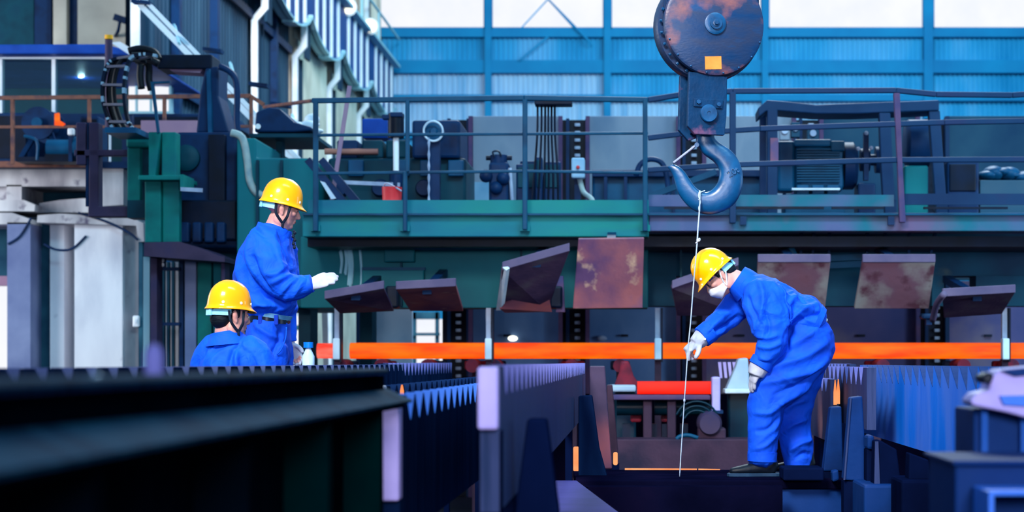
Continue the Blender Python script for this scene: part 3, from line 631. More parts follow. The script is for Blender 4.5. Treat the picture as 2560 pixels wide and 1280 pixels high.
# ------------------------------------------------------------------ rear shield wall with chain racks, seen above and below the girder
YP = 24.5
rk = (1140, 1437, 1728, 2020, 2335)
zbp = 0.0
def tall(a, b, top, Y, dep, name, mm, par=None): return MB().span(xof(a, Y), xof(b, Y), Y, Y+dep, 0, zof(top, Y)).build(name, mm, par)
pan = [(1172, 1405), (1465, 1700), (1757, 1990), (2050, 2300), (2365, 2620)]
pl = ['grey-lavender rear wall plate behind the hanging hoses', 'grey-lavender rear wall plate left of the hook', 'grey-lavender rear wall plate behind the hook', 'dim rear wall plate behind the finned motor', 'dark rear wall plate at the right frame edge']
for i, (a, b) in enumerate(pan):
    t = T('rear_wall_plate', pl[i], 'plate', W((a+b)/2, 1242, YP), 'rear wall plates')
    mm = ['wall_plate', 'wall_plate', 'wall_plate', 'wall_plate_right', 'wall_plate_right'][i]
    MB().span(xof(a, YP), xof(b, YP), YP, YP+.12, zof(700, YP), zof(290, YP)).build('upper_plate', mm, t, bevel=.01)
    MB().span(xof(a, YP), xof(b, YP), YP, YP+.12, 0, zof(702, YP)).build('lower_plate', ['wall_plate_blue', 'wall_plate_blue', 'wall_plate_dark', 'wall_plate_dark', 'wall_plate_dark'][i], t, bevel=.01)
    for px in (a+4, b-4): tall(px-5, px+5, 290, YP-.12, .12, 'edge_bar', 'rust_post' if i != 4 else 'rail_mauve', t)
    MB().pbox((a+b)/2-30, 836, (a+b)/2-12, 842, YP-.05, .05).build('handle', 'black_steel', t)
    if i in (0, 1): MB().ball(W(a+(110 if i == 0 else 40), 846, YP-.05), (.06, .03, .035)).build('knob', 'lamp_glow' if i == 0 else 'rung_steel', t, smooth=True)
t = T('smoky_plate', 'pale smoke-stained plate under the gantry left of the white window', 'plate', W(960, 1240, YP))
MB().span(xof(900, YP), xof(1030, YP), YP, YP+.12, 0, zof(700, YP)).build('sheet', 'wall_plate_light', t); MB().span(xof(893, YP), xof(901, YP), YP-.1, YP+.05, 0, zof(700, YP)).build('edge_bar', 'navy', t)
w = ST('window_8', MB().pbox(1040, 798, 1088, 1010, 40, .05), 'daylight')
f = MB(); f.pbox(1030, 780, 1040, 1010, 39.9, .2); f.pbox(1088, 780, 1096, 1010, 39.9, .2); f.pbox(1030, 832, 1098, 839, 39.85, .2); f.pbox(1030, 780, 1098, 798, 39.9, .2); f.build('window_frame', 'concrete_dark', w)
MB().pbox(1098, 798, 1106, 1010, 40, .05).build('side_pane', 'daylight', w)
rung = None
rlab = ['leftmost vertical chain rack behind the gantry', 'vertical chain rack right of the hanging hoses', 'vertical chain rack directly behind the hook', 'vertical chain rack hidden behind the finned motor', 'rightmost vertical chain rack, right of the dented post']
for i, px in enumerate(rk):
    t = T('chain_rack', rlab[i], 'rack', W(px+6, 1240, YP), 'vertical chain racks')
    tall(px-34, px+36, 300, YP+.02, .1, 'back_plate', 'black_steel', t)
    for q in (-18, 30): tall(px+q-4, px+q+4, 296, YP-.06, .08, 'side_rail', 'navy', t)
    for k in range(34):
        py = 308+k*19
        o = None
        if rung is None:
            o = MB().pbox(px-1, py, px+13, py+8, YP-.04, .05).build('rung', 'rung_steel', t, bevel=.008); rung = o; base = (px, py)
        else:
            o = rung.copy(); COL.objects.link(o); o.parent = t; o.matrix_parent_inverse = Matrix.Translation(-t.location)
            o.location = W(px, py, YP)-W(base[0], base[1], YP)
# ------------------------------------------------------------------ equipment on the gantry deck
zd = zof(528, YG)
def on(px, Y): return Vector((xof(px, Y), Y, zd))
def base_y(Y): return VY-(zd-H)*F/Y          # pixel row of the deck at depth Y
Ye = 21.0; by = base_y(Ye)
t = T('hydraulic_cylinder', 'black-headed hydraulic cylinder with a bright white rod on the gantry', 'cylinder', on(988, Ye))
MB().cyl(W(990, 345, Ye), W(990, 285, Ye), .085).build('head', 'black_steel', t, smooth='auto'); MB().pbox(955, 286, 992, 298, Ye-.05, .1).build('port', 'navy', t, bevel=.01)
MB().cyl(W(990, 428, Ye), W(990, 345, Ye), .03).build('rod', 'rivet_white', t, smooth='auto'); MB().cyl(on(990, Ye), W(990, 428, Ye), .07).build('barrel', 'navy', t, smooth='auto')
MB().pbox(975, 280, 1006, 292, Ye-.1, .2).build('cap', 'navy', t, bevel=.01)
t = T('red_bucket', 'red bucket standing on the gantry walkway behind the toe board', 'bucket', on(980, 19.8))
b2 = base_y(19.8)
MB().lathe(on(980, 19.8), (0, 0, 1), [(0, .05), (0, .085), (zof(468, 19.8)-zd, .1), (zof(468, 19.8)-zd, .06)], 24).build('body', 'red_paint', t, smooth='auto')
MB().tube([W(957, 470, 19.8), W(968, 458, 19.75), W(1004, 478, 19.7)], .008).build('bail', 'rung_steel', t)
t = T('ring_wheel', 'pale ring-shaped wheel on a stand on the gantry deck', 'wheel', on(1083, Ye))
MB().tube([W(1083, 328, Ye)+Vector((.1*math.cos(a)*1.0, -.03*math.sin(a), .1*math.sin(a))) for a in [i*math.pi/8 for i in range(17)]], .012).build('rim', 'white_clip', t, smooth=True)
MB().lathe(W(1083, 328, Ye), (0, 1, 0), [(.0, .01), (.0, .03), (.04, .045), (.05, .1), (.2, .1), (.2, .02)]).build('hub', 'motor_blue', t, smooth='auto')
MB().span(xof(1070, Ye), xof(1096, Ye), Ye+.1, Ye+.25, zd, zof(335, Ye)).build('stand', 'navy', t)
t = T('machine_bed', 'long dark machine bed on the gantry deck behind the railing', 'machine', on(1200, 21.6))
MB().span(xof(820, 21.6), xof(1165, 21.6), 21.6, 22.8, zd, zof(395, 21.6)).build('bed', 'green_dark', t, bevel=.03)
MB().span(xof(1030, 21.5), xof(1150, 21.5), 21.5, 22.5, zof(395, 21.5), zof(300, 21.5)).build('upper_case', 'navy', t, bevel=.03)
for a in (842, 905, 965): MB().span(xof(a, 21.7), xof(a+52, 21.7), 21.7, 22.4, zof(395, 21.7), zof(330+(a % 3)*10, 21.7)).build('cover', 'navy' if a < 900 else 'green_dark', t, bevel=.02)
MB().pbox(905, 296, 968, 345, 22.2, .4).build('blue_cover', 'cabin_blue', t, bevel=.02)
for a in (870, 985, 1050, 1120): MB().pbox(a, 400, a+38, 440, 21.52, .1).build('inspection_cover', 'motor_blue', t, bevel=.012)
for a in (850, 950, 1060): MB().lathe(W(a, 470, 21.55), (0, 1, 0), [(-.04, .02), (-.04, .08), (.05, .1)], 20).build('bearing_cap', 'navy', t, smooth='auto')
tag(MB().cyl(W(812, 379, 21.68), W(945, 379, 21.68), .032).build('copper_pipe', 'copper_pipe', smooth='auto'), 'horizontal orange-brown pipe across the dark machine bed', 'pipe')
tag(MB().bar(W(874, 215, 20.5), W(824, 536, 20.5), .035, .04).build('lever_bar', 'pink_plate'), 'thin slanting lever bar behind the left end of the railing', 'bar')
tag(MB().bar(W(840, 455, 20.95), W(1000, 462, 20.95), .03, .04).build('long_rod', 'rung_steel'), 'thin pale horizontal rod just above the toe board near the red bucket', 'rod')
tag(MB().tube([W(1072, 344, 21.0)+Vector((0, 0, -i*.06)) for i in range(12)], [.006, .016]*6, sub=1).build('hanging_chain', 'rung_steel'), 'small bright chain hanging below the ring-shaped wheel', 'chain')
# hanging hoses from a bar
t = T('hose_hanger', 'dark bar clamped to the railing with six black hoses hanging from it', 'hanger', W(1382, 500, 19.6))
MB().pbox(1336, 250, 1430, 262, 19.5, .2).build('bar', 'black_steel', t, bevel=.01)
for k, px in enumerate((1344, 1354, 1363, 1371, 1379, 1387)):
    MB().tube([W(px, 262, 19.6), W(px-1+k*.3, 340, 19.6+.04*(k % 3)), W(px-8+k*3.0, 430, 19.65), W(px-14+k*4.5, 512, 19.7)], .011, 6).build('hose', 'black_steel', t, smooth=True)
t = T('valve_engine', 'lumpy dark valve block with a wire handle in front of the grey wall plate', 'valve', on(1247, Ye))
b = MB(); b.span(xof(1222, Ye), xof(1272, Ye), Ye, Ye+.3, zd, zof(405, Ye))
b.build('block', 'navy', t, bevel=.03)
MB().cyl(W(1247, 410, Ye+.1), W(1247, 388, Ye+.1), .09).build('cap', 'navy', t, smooth='auto'); MB().cyl(W(1215, 395, Ye+.1), W(1280, 395, Ye+.1), .025).build('spindle', 'black_steel', t, smooth='auto')
MB().tube([W(1236, 392, Ye), W(1232, 380, Ye), W(1246, 378, Ye), W(1253, 390, Ye)], .01).build('handle', 'black_steel', t)
for a, b_ in ((1215, 440), (1258, 446), (1240, 470)): MB().ball(W(a, b_, Ye-.02), .07, 12, 8).build('fitting', 'navy', t, smooth=True)
MB().cyl(W(1275, 420, Ye), W(1281, 505, Ye), .02).build('drain_pipe', 'rung_steel', t)
for i, (a, b_, c_, tt) in enumerate(((1290, 1320, 410, 0), (1338, 1356, 392, 0), (1360, 1402, 404, 0), (1300, 1340, 402, 0))):
    t = T('terminal_box', ['squat dark terminal box left of the hanging hoses', 'narrow upright terminal box among the hanging hoses', 'dark terminal box right of the hanging hoses', 'dark terminal box behind the left hoses'][i], 'box', on((a+b_)/2, Ye+.2*i), 'terminal boxes on the gantry')
    Yb = Ye+.2*i
    MB().span(xof(a, Yb), xof(b_, Yb), Yb, Yb+.18, zd, zof(c_, Yb)).build('case', 'navy', t, bevel=.015); MB().span(xof(a+4, Yb), xof(b_-4, Yb), Yb-.02, Yb, zof(470, Yb), zof(c_+8, Yb)).build('lid', 'green_dark', t, bevel=.01)
t = T('limit_switch', 'pale grey limit switch box hanging in front of a chain rack', 'switch', W(1445, 440, 21.5))
MB().pbox(1428, 394, 1462, 445, 21.4, .15).build('case', 'wall_plate_light', t, bevel=.02); MB().ball(W(1445, 418, 21.38), .02).build('button', 'red_paint', t); MB().tube([W(1448, 444, 21.5), W(1458, 480, 21.5), W(1480, 500, 21.3), W(1484, 530, 21.3)], .03).build('conduit', 'hose_beige', t, smooth=True)
MB().span(xof(1436, 21.5), xof(1452, 21.5), 21.5, 21.6, zd, zof(440, 21.5)).build('stalk', 'navy', t)
tag(MB().tube([W(1590, 440, 20.6), W(1600, 412, 20.6), W(1625, 398, 20.6), W(1655, 408, 20.6), W(1668, 450, 20.6), W(1672, 520, 20.6)], .028).build('arched_hose', 'navy', smooth=True), 'dark hose arching behind the railing left of the hook', 'hose')
tag(MB().bar(W(1600, 500, 20.3), W(1790, 430, 20.3), .09, .06).build('diagonal_brace', 'rail_blue'), 'slanting flat brace seen through the hook opening', 'brace')
t = T('conveyor_trough', 'long dark horizontal trough behind the railing in the middle of the gantry', 'trough', on(1700, 21.8))
MB().span(xof(1480, 21.8), xof(1905, 21.8), 21.8, 22.4, zd, zof(428, 21.8)).build('body', 'motor_blue', t, bevel=.03); MB().span(xof(1480, 21.7), xof(1905, 21.7), 21.7, 21.8, zof(442, 21.7), zof(424, 21.7)).build('lip', 'navy', t, bevel=.01)
for a in (1510, 1560, 1680): MB().span(xof(a, 21.7), xof(a+8, 21.7), 21.7, 21.8, zd, zof(442, 21.7)).build('rib', 'navy', t)
for i, px in enumerate((1040, 1150, 1540)): tag(MB().span(xof(px, 22.9), xof(px+(90 if i != 2 else 130), 22.9), 22.9, 23.0, zd, zof(455, 22.9)).build('light_gap_plate', 'wall_plate_light'), ['pale plate glimpsed behind the ring wheel stand', 'pale plate glimpsed under the leftmost chain rack', 'pale plate glimpsed left of the hook base'][i], 'plate', 'pale plates behind the deck machines')
# motor frame on the right
Yf = 20.2
t = T('motor_guard_frame', 'mauve steel guard frame with a sagging top beam around the finned motor', 'frame', on(2100, Yf))
MB().prism([(1895, 270), (1918, 250), (1960, 253), (2040, 262), (2140, 258), (2348, 250), (2348, 276), (2140, 284), (2040, 284), (1940, 276), (1915, 278), (1897, 292)], Yf, .5).build('top_beam', 'rail_mauve', t, bevel=.012)
for a, b_ in ((1918, 1944), ): MB().span(xof(a, Yf), xof(b_, Yf), Yf, Yf+.12, zd, zof(272, Yf)).build('post', 'rail_mauve', t, bevel=.01)
MB().pbox(1926, 345, 1946, 415, Yf-.01, .03).build('rust_patch_plate', 'flap_rust', t)
MB().span(xof(1900, Yf+.6), xof(1916, Yf+.6), Yf+.6, Yf+.7, zd, zof(285, Yf+.6)).build('post', 'navy', t)
MB().prism([(2198, 282), (2226, 282), (2232, 400), (2238, 500), (2208, 500), (2202, 400)], Yf-.05, .12).build('post', 'rail_mauve', t, bevel=.01)
MB().prism([(2322, 276), (2350, 276), (2366, 495), (2338, 495)], Yf+.02, .12).build('post', 'rail_mauve', t, bevel=.01)
for px in (2213, 2341): MB().span(xof(px, Yf), xof(px+28, Yf), Yf, Yf+.12, zd, zof(500, Yf)).build('post_foot', 'rail_mauve', t)
t = T('finned_motor', 'blue-grey electric motor with horizontal cooling fins inside the guard frame', 'motor', on(2050, Yf+.7))
Yq = Yf+.6
MB().span(xof(1990, Yq), xof(2112, Yq), Yq+.05, Yq+.5, zof(478, Yq), zof(356, Yq)).build('body', 'motor_blue', t, bevel=.06)
for k in range(13): MB().pbox(1992, 372+k*6.6, 2100, 375.5+k*6.6, Yq+.0, .06).build('cooling_fin', 'rail_blue', t)
MB().lathe(W(2108, 415, Yq+.28), (1, 0, 0), [(0, .05), (0, .25), (.1, .25), (.14, .2), (.14, .04)]).build('end_bell', 'navy', t, smooth='auto')
MB().pbox(1986, 348, 2080, 366, Yq+.0, .3).build('terminal_cover', 'motor_blue', t, bevel=.02); MB().pbox(2078, 352, 2112, 378, Yq-.02, .2).build('terminal_box', 'rail_blue', t, bevel=.015)
for a in (1992, 2030, 2068): MB().pbox(a, 462, a+30, 486, Yq+.02, .1).build('foot', 'motor_blue', t, bevel=.01)
MB().span(xof(1962, Yq), xof(2110, Yq), Yq-.05, Yq+.5, zd, zof(486, Yq)).build('base', 'rail_blue', t, bevel=.01); MB().pbox(1980, 470, 2100, 475, Yq-.06, .1).build('base_lip', 'white_clip', t)
MB().pbox(1944, 352, 1988, 478, Yq+.1, .3).build('fan_cowl', 'motor_blue', t, bevel=.03)
t = T('shaft_coupling', 'dark shaft coupling and pedestal right of the finned motor', 'coupling', on(2165, Yq+.2))
MB().lathe(W(2150, 400, Yq+.3), (1, 0, 0), [(0, .05), (0, .12), (.1, .12), (.1, .06), (.16, .06), (.16, .14), (.24, .14), (.24, .04)]).build('flanges', 'navy', t, smooth='auto')
MB().span(xof(2148, Yq), xof(2192, Yq), Yq+.1, Yq+.5, zd, zof(455, Yq)).build('pedestal', 'navy', t, bevel=.02); MB().pbox(2160, 330, 2172, 450, Yq+.1, .1).build('pipe_post', 'navy', t)
for a, b_ in ((2146, 372), (2178, 370), (2166, 333)): MB().ball(W(a, b_, Yq), .022, 10, 6).build('grease_nipple', 'rung_steel', t)
t = T('hydraulic_drum', 'big dark drum with an oil-green splash behind the dented post', 'drum', on(2290, Yq+.3))
MB().lathe(W(2262, 360, Yq+.4), (1, 0, 0), [(0, .04), (0, .22), (.03, .26), (.24, .26), (.28, .2), (.28, .04)]).build('shell', 'navy', t, smooth='auto')
MB().span(xof(2266, Yq), xof(2326, Yq), Yq+.15, Yq+.7, zd, zof(410, Yq)).build('saddle', 'housing_green', t, bevel=.02)
for i, (a, b_, c_) in enumerate(((1950, 1974, 312), (1978, 2000, 305), (2018, 2048, 318))):
    tt = T('gauge_box', ['leftmost small instrument box under the guard frame beam', 'middle small instrument box under the guard frame beam', 'round-faced instrument under the guard frame beam, right of the other two'][i], 'instrument', W((a+b_)/2, 350, Yq+1), 'instruments under the guard frame')
    MB().pbox(a, c_, b_, c_+38, Yq+1, .12).build('case', 'wall_plate_right' if i else 'wall_plate', tt, bevel=.01); MB().lathe(W((a+b_)/2, c_+15, Yq+.98), (0, 1, 0), [(-.01, .01), (-.01, .035), (.03, .04)], 16).build('dial', 'rung_steel', tt); MB().span(xof((a+b_)/2-4, Yq+1), xof((a+b_)/2+4, Yq+1), Yq+1.02, Yq+1.1, zd, zof(c_+38, Yq+1)).build('stalk', 'navy', tt)
t = T('tarpaulin_pile', 'crumpled blue-grey tarpaulin on a crate at the right frame edge', 'tarpaulin', on(2520, Yq))
MB().span(xof(2450, Yq), xof(2640, Yq), Yq, Yq+.5, zd, zof(450, Yq)).build('crate', 'wall_plate_right', t, bevel=.01)
b = MB()
for i in range(14): b.ball(W(2470+i*13, 440-8*math.sin(i*.7), Yq+.25), (.12, .22, .06+.03*math.sin(i*2.1)), 12, 8)
b.build('sheet', 'motor_blue', t, smooth=True)
t = T('low_cabinet', 'low dark cabinet left of the tarpaulin on the gantry deck', 'cabinet', on(2410, Yq))
MB().span(xof(2368, Yq), xof(2448, Yq), Yq, Yq+.4, zd, zof(402, Yq)).build('case', 'navy', t, bevel=.02); MB().pbox(2374, 410, 2440, 478, Yq-.02, .03).build('door', 'black_steel', t, bevel=.01)

# ------------------------------------------------------------------ heat shields hanging below the girder
def shield(label, TL, TR, BR, BL, yt, yb, t, mm, edge=True, arm=True):
    ob = T('heat_shield', label, 'shield', (W(*TL, yt)+W(*TR, yt))/2, 'hinged heat shields under the girder')
    c = [W(*TL, yt), W(*TR, yt), W(*BR, yb), W(*BL, yb)]
    MB().plate(c, t).build('plate', mm, ob, bevel=.006)
    if edge:
        e = .075; d1 = (c[3]-c[0]).normalized()*.012
        MB().plate([c[0]+Vector((0, -.02, e)), c[1]+Vector((0, -.02, e)), c[1]+Vector((0, -.02, 0)), c[0]+Vector((0, -.02, 0))], .05).build('edge_strip', 'flap_edge', ob, bevel=.006)
    if arm:
        mx = (c[0]+c[1])/2
        MB().bar(mx+Vector((0, t+.03, -.02)), (mx.x, YG+.95, mx.z+.22), .07, .08).build('hinge_arm', 'navy', ob)
    return ob
shield('leftmost low heat shield, tilted so its dark underside shows, by the outstretched glove', (812, 748), (960, 722), (985, 778), (850, 784), 18.2, 19.0, .04, 'flap_dark')
shield('low heat shield tilted up with a rusty underside, second from the left', (990, 724), (1140, 716), (1158, 778), (1026, 778), 18.2, 19.0, .04, 'flap_rust')
s = shield('twisted dark heat shield raised at its right corner', (1256, 676), (1424, 628), (1368, 778), (1244, 776), 18.1, 18.9, .04, 'flap_dark')
MB().plate([W(1256, 668, 18.08), W(1266, 676, 18.05), W(1252, 776, 18.8), W(1240, 776, 18.82)], .04).build('side_strip', 'white_clip', s)
MB().plate([W(1250, 772, 18.75), W(1362, 690, 18.5), W(1380, 780, 18.86), W(1262, 782, 18.86)], .03).build('torn_fold', 'flap_rust', s)
MB().prism([(1388, 690), (1408, 690), (1412, 780), (1390, 780)], 18.95, .1).build('side_arm', 'rust_post', s)
shield('flat upright rusty heat shield between the twisted one and the wire', (1446, 598), (1610, 596), (1606, 770), (1432, 772), 18.4, 18.6, .05, 'flap_rust', edge=False)
shield('heat shield behind the wire, right of the flat rusty one, partly behind the helmet', (1680, 722), (1846, 664), (1860, 790), (1694, 790), 18.3, 18.9, .04, 'flap_dark')
shield('rusty shield with a pale worn middle behind the bending back', (1894, 656), (2076, 656), (2062, 775), (1890, 775), 18.4, 18.7, .05, 'flap_worn')
shield('squarish rusty shield worn grey in the middle, right of the bending worker', (2156, 656), (2338, 656), (2322, 772), (2136, 772), 18.4, 18.7, .05, 'flap_worn')
s = shield('rightmost heat shield, curved and tilted with a dark hollow', (2356, 742), (2538, 732), (2505, 785), (2360, 795), 18.1, 18.9, .04, 'flap_dark')
MB().tube([W(2360, 735, 18.05), W(2342, 760, 18.3), W(2332, 800, 18.6)], .03).build('curved_side', 'flap_edge', s, smooth=True)
t = T('rivet_line_pipe', 'grey fitting at the foot of the rightmost heat shield', 'fitting', W(2325, 790, 18.8)); MB().pbox(2305, 783, 2345, 797, 18.8, .2).build('body', 'rail_mauve', t, bevel=.02); MB().pbox(2316, 795, 2330, 812, 18.85, .1).build('spigot', 'navy', t)
for i, px in enumerate((978, 1388)): tag(MB().pbox(px-14, 715, px+18, 770, 18.9, .2).build('hinge_block', 'black_steel', bevel=.02), ['black hinge block between the two leftmost heat shields', 'black hinge block right of the twisted heat shield'][i], 'hinge', 'hinge blocks')
# white paint drips on the apron are the wear of the green paint: two shallow crusts
b = MB()
for k in range(9):
    x = 850+random.random()*55; y0 = 612+random.random()*20; L_ = 40+random.random()*90; b.tube([W(x, y0, YG+.89), W(x+4, y0+L_*.5, YG+.89), W(x+1, y0+L_, YG+.89)], .012, 5)
o = b.build('lime_streaks', 'roller_teal' if False else 'flange_pale', ga); o['kind'] = 'stuff'

# ------------------------------------------------------------------ hot billets, guide pins, roller stands
YH = 20.3
bar_r = 20*YH/F
zc = zof(877, YH)
tag(MB().cyl((xof(876, YH), YH, zc), (xof(2700, YH), YH, zc), bar_r, 28).build('hot_billet', 'hot_orange', smooth='auto'), 'long round glowing orange billet running across the hall behind the workers', 'hot steel')
tag(MB().cyl((xof(794, YH), YH, zc), (xof(834, YH), YH, zc), bar_r*.95, 28).build('billet_end', 'hot_pink', smooth='auto'), 'short pinkish glowing billet end at the left of the long billet', 'hot steel')
for i, px in enumerate((843, 1222, 1645, 2513)):
    t = T('guide_pin', ['leftmost white guide pin in front of the billet end', 'white guide pin in front of the billet left of its middle', 'white guide pin in front of the billet left of the wire', 'rightmost white guide pin in front of the billet'][i], 'pin', W(px, 1240, 19.9), 'guide pins along the billet')
    MB().span(xof(px-7, 19.9), xof(px+5, 19.9), 19.9, 19.98, zof(900, 19.9), zof(770, 19.9)).build('rod', 'rung_steel', t); MB().span(xof(px-9, 19.9), xof(px+8, 19.9), 19.84, 19.96, zof(899, 19.9), zof(846, 19.9)).build('clip', 'white_clip', t, bevel=.01)
    MB().span(xof(px+7, 19.9), xof(px+12, 19.9), 19.86, 19.98, zof(905, 19.9), zof(770, 19.9)).build('edge', 'black_steel', t)
    MB().span(xof(px-8, 19.9), xof(px+8, 19.9), 19.9, 20.0, 0, zof(898, 19.9)).build('base', 'pit_brown', t)
for i, (px, w_) in enumerate(((860, 50), (960, 44), (1075, 60), (1185, 60), (1240, 40), (1430, 60), (1550, 50), (1880, 50), (2030, 40), (2200, 60), (2400, 60), (2520, 50))):
    t = T('roller_stand', 'roller stand under the glowing billet, %s of twelve from the left' % ['first', 'second', 'third', 'fourth', 'fifth', 'sixth', 'seventh', 'eighth', 'ninth', 'tenth', 'eleventh', 'last'][i], 'roller stand', W(px, 1240, YH), 'roller stands under the billet')
    MB().cyl((xof(px, YH), YH-.25, zc-bar_r-.07), (xof(px, YH), YH+.25, zc-bar_r-.07), .068, 16).build('roller', 'bearing_red', t, smooth='auto')
    MB().span(xof(px-w_/2, YH), xof(px+w_/2, YH), YH+.28, YH+.4, zof(925, YH), zof(902, YH)).build('bearing', 'bearing_red' if i % 2 else 'navy', t, bevel=.02)
    MB().span(xof(px-10, YH), xof(px+10, YH), YH+.26, YH+.42, 0, zof(925, YH)).build('pillar', 'pit_brown', t)
for i, px in enumerate((1560, 1845)):
    t = T('cone_bracket', ['pale flared bracket under the billet left of the short red billet', 'pale triangular bracket under the billet right of the lavender post'][i], 'bracket', W(px, 975, 18.9), 'flared brackets')
    if i == 0: MB().prism([(1530, 978), (1548, 930), (1552, 902), (1572, 902), (1584, 940), (1598, 960), (1590, 978)], 18.9, .3).build('cone', 'bearing_red', t, bevel=.02); MB().pbox(1520, 962, 1590, 980, 18.8, .4).build('flange', 'grey_cone', t, bevel=.02)
    else: MB().prism([(1814, 975), (1838, 920), (1846, 896), (1870, 894), (1876, 975)], 18.9, .3).build('cone', 'grey_cone', t, bevel=.02); MB().pbox(1812, 972, 1880, 984, 18.8, .4).build('flange', 'white_clip', t, bevel=.01)
    MB().span(xof(px-24, 18.9), xof(px+30, 18.9), 18.95, 19.2, 0, zof(980, 18.9)).build('pedestal', 'roller_teal', t, bevel=.02)
t = tag(MB().cyl(W(1593, 969, 18.3), W(1780, 969, 18.3), 16*18.3/F, 28).build('short_hot_billet', 'hot_red', smooth='auto'), 'short glowing red billet lying lower down left of the wire', 'hot steel')
t = T('lavender_stop_post', 'lavender steel stop post at the end of the short red billet', 'post', W(1790, 1100, 18.1))
MB().pbox(1780, 942, 1801, 1030, 18.0, .25).build('post', 'lavender_steel', t, bevel=.015); MB().pbox(1772, 1026, 1808, 1034, 17.95, .4).build('base_plate', 'navy', t); MB().span(xof(1776, 18), xof(1804, 18), 18.05, 18.3, 0, zof(1032, 18)).build('pedestal', 'pit_brown', t)
for k in range(4): tag(MB().prism([(1795+k*12, 905), (1803+k*12, 905), (1806+k*12, 945), (1800+k*12, 945)], 19.3, .04).build('heat_fin', 'lavender_steel'), 'lavender fin under the billet, %s of four left of the pale triangular bracket' % ['first', 'second', 'third', 'fourth'][k], 'fin', 'lavender fins under the billet')
t = T('lower_roller_bed', 'dark lower roller bed beneath the short red billet', 'roller bed', W(1680, 1120, 18))
MB().pbox(1530, 988, 1776, 1000, 18.0, .5).build('top_rail', 'rust_post', t, bevel=.01)
for a in (1608, 1668): MB().pbox(a, 1000, a+22, 1100, 18.05, .15).build('pillar', 'pit_brown', t, bevel=.01)
for a, b_ in ((1542, 1612), (1636, 1684), (1690, 1775)): MB().cyl(W(a, 1018, 18.25), W(b_, 1018, 18.25), .075, 18).build('roller', 'roller_teal', t, smooth='auto')
for a in (1576, 1652): MB().pbox(a, 1036, a+28, 1056, 18.3, .15).build('bearing', 'bearing_red', t, bevel=.02)
for a in (1556, 1622, 1655, 1700): MB().pbox(a, 1060, a+20, 1120, 18.2, .15).build('foot', 'black_steel', t)
MB().pbox(1520, 1098, 1880, 1210, 17.6, .5).build('base_beam', 'pit_brown', t, bevel=.01)
t = T('gear_motor', 'round brown gear motor in the pit behind the wire', 'motor', W(1770, 1098, 17.9))
MB().lathe(W(1775, 1060, 17.7), (0, 1, 0), [(0, .03), (0, .09), (.08, .11), (.4, .11)], 24).build('drum', 'brown_steel', t, smooth='auto')
for k in range(3): MB().tube([W(1742, 1060, 17.8)+Vector(((.12+.04*k)*math.cos(a), 0, (.12+.04*k)*math.sin(a))) for a in [math.pi*(.15+.12*i) for i in range(7)]], .01, 6).build('guard_ring', 'roller_teal', t, smooth=True)
MB().pbox(1745, 1070, 1815, 1100, 17.75, .3).build('base', 'pit_brown', t, bevel=.02)
tag(MB().tube([W(1691, 1098, 17.62), W(1700, 1091, 17.62), W(1720, 1088, 17.62), W(1745, 1095, 17.62)], .018).build('pit_hose', 'rail_blue', smooth=True), 'curved blue hose lying on the brown pit beam behind the wire', 'hose')
ST('wall_pit', MB().span(-1.5, 9.5, 22.5, 22.7, 0, zof(985, 22.5)), 'deck_dark')

t = T('stair_stringers', 'dark slanting stair stringers with a white plate behind the left end of the railing', 'stair', W(860, 528, 20.3))
for dx in (0, 34): MB().bar(W(770+dx, 400, 20.3), W(880+dx, 530, 20.3), .12, .07).build('stringer', 'navy', t)
MB().prism([(800, 452), (812, 456), (840, 496), (828, 498)], 20.2, .03).build('white_plate', 'white_clip', t)
# ------------------------------------------------------------------ cooling bed: notched rack plates
def rack_plate(label, xr, th, yn, yf, zt, dep, mm, flank_tone=None, pitch=.25, nd=.09, flat=.05, saw=.5, end=None, taper=0):
    """plate standing on edge and running away from the camera from yn to yf; its top is cut with V notches"""
    t = T('rack_plate', label, 'rack plate', (xr-th/2, (yn+yf)/2, 0), 'notched rack plates of the cooling bed')
    top = [(yn, zt)]; y = yn+.12; fl = []
    while y+pitch < yf:
        a, c, b = y+flat, y+flat+(pitch-flat)*saw, y+pitch
        top += [(a, zt), (c, zt-nd), (b, zt)]; fl.append((a, c, b)); y += pitch
    top.append((yf, zt)); poly = top+[(yf, zt-dep+taper), (yn, zt-dep)]
    MB().xprism(poly, xr-th, xr).build('plate', mm, t)
    if flank_tone:  # skylight on the far notch flanks is put into their colour
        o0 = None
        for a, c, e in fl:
            if o0 is None: o0 = MB().plate([(xr-th-.002, c, zt-nd+.002), (xr+.002, c, zt-nd+.002), (xr+.002, e, zt+.002), (xr-th-.002, e, zt+.002)], .004).build('worn_notch_face', flank_tone, t); c0 = c
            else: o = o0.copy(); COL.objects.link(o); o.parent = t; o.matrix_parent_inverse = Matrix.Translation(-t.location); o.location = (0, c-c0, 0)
    n = max(2, int((yf-yn)/2.2))
    for k in range(n):
        yy = yn+.7+(yf-yn-1.0)*k/(n-1 if n > 1 else 1)
        MB().span(xr-th+.005, xr-.005, yy, yy+.12, 0, zt-dep+.06).build('support_post', 'stand_dark', t)
    return t
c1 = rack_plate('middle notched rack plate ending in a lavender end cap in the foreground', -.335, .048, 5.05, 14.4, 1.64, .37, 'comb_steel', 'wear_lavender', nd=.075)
MB().span(-.387, -.335, 5.0, 5.06, zof(1075, 5), zof(917, 5)).build('end_cap', 'lavender_steel', c1, bevel=.008)
MB().span(-.375, -.335, 5.06, 5.2, .3, zof(1075, 5)).build('end_upright', 'stand_dark', c1, bevel=.005)
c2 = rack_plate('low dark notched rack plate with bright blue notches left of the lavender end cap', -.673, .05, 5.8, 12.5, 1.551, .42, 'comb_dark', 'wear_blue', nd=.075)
MB().span(-.735, -.668, 5.74, 5.82, 1.25, 1.548).build('end_cap', 'lavender_steel', c2, bevel=.008)
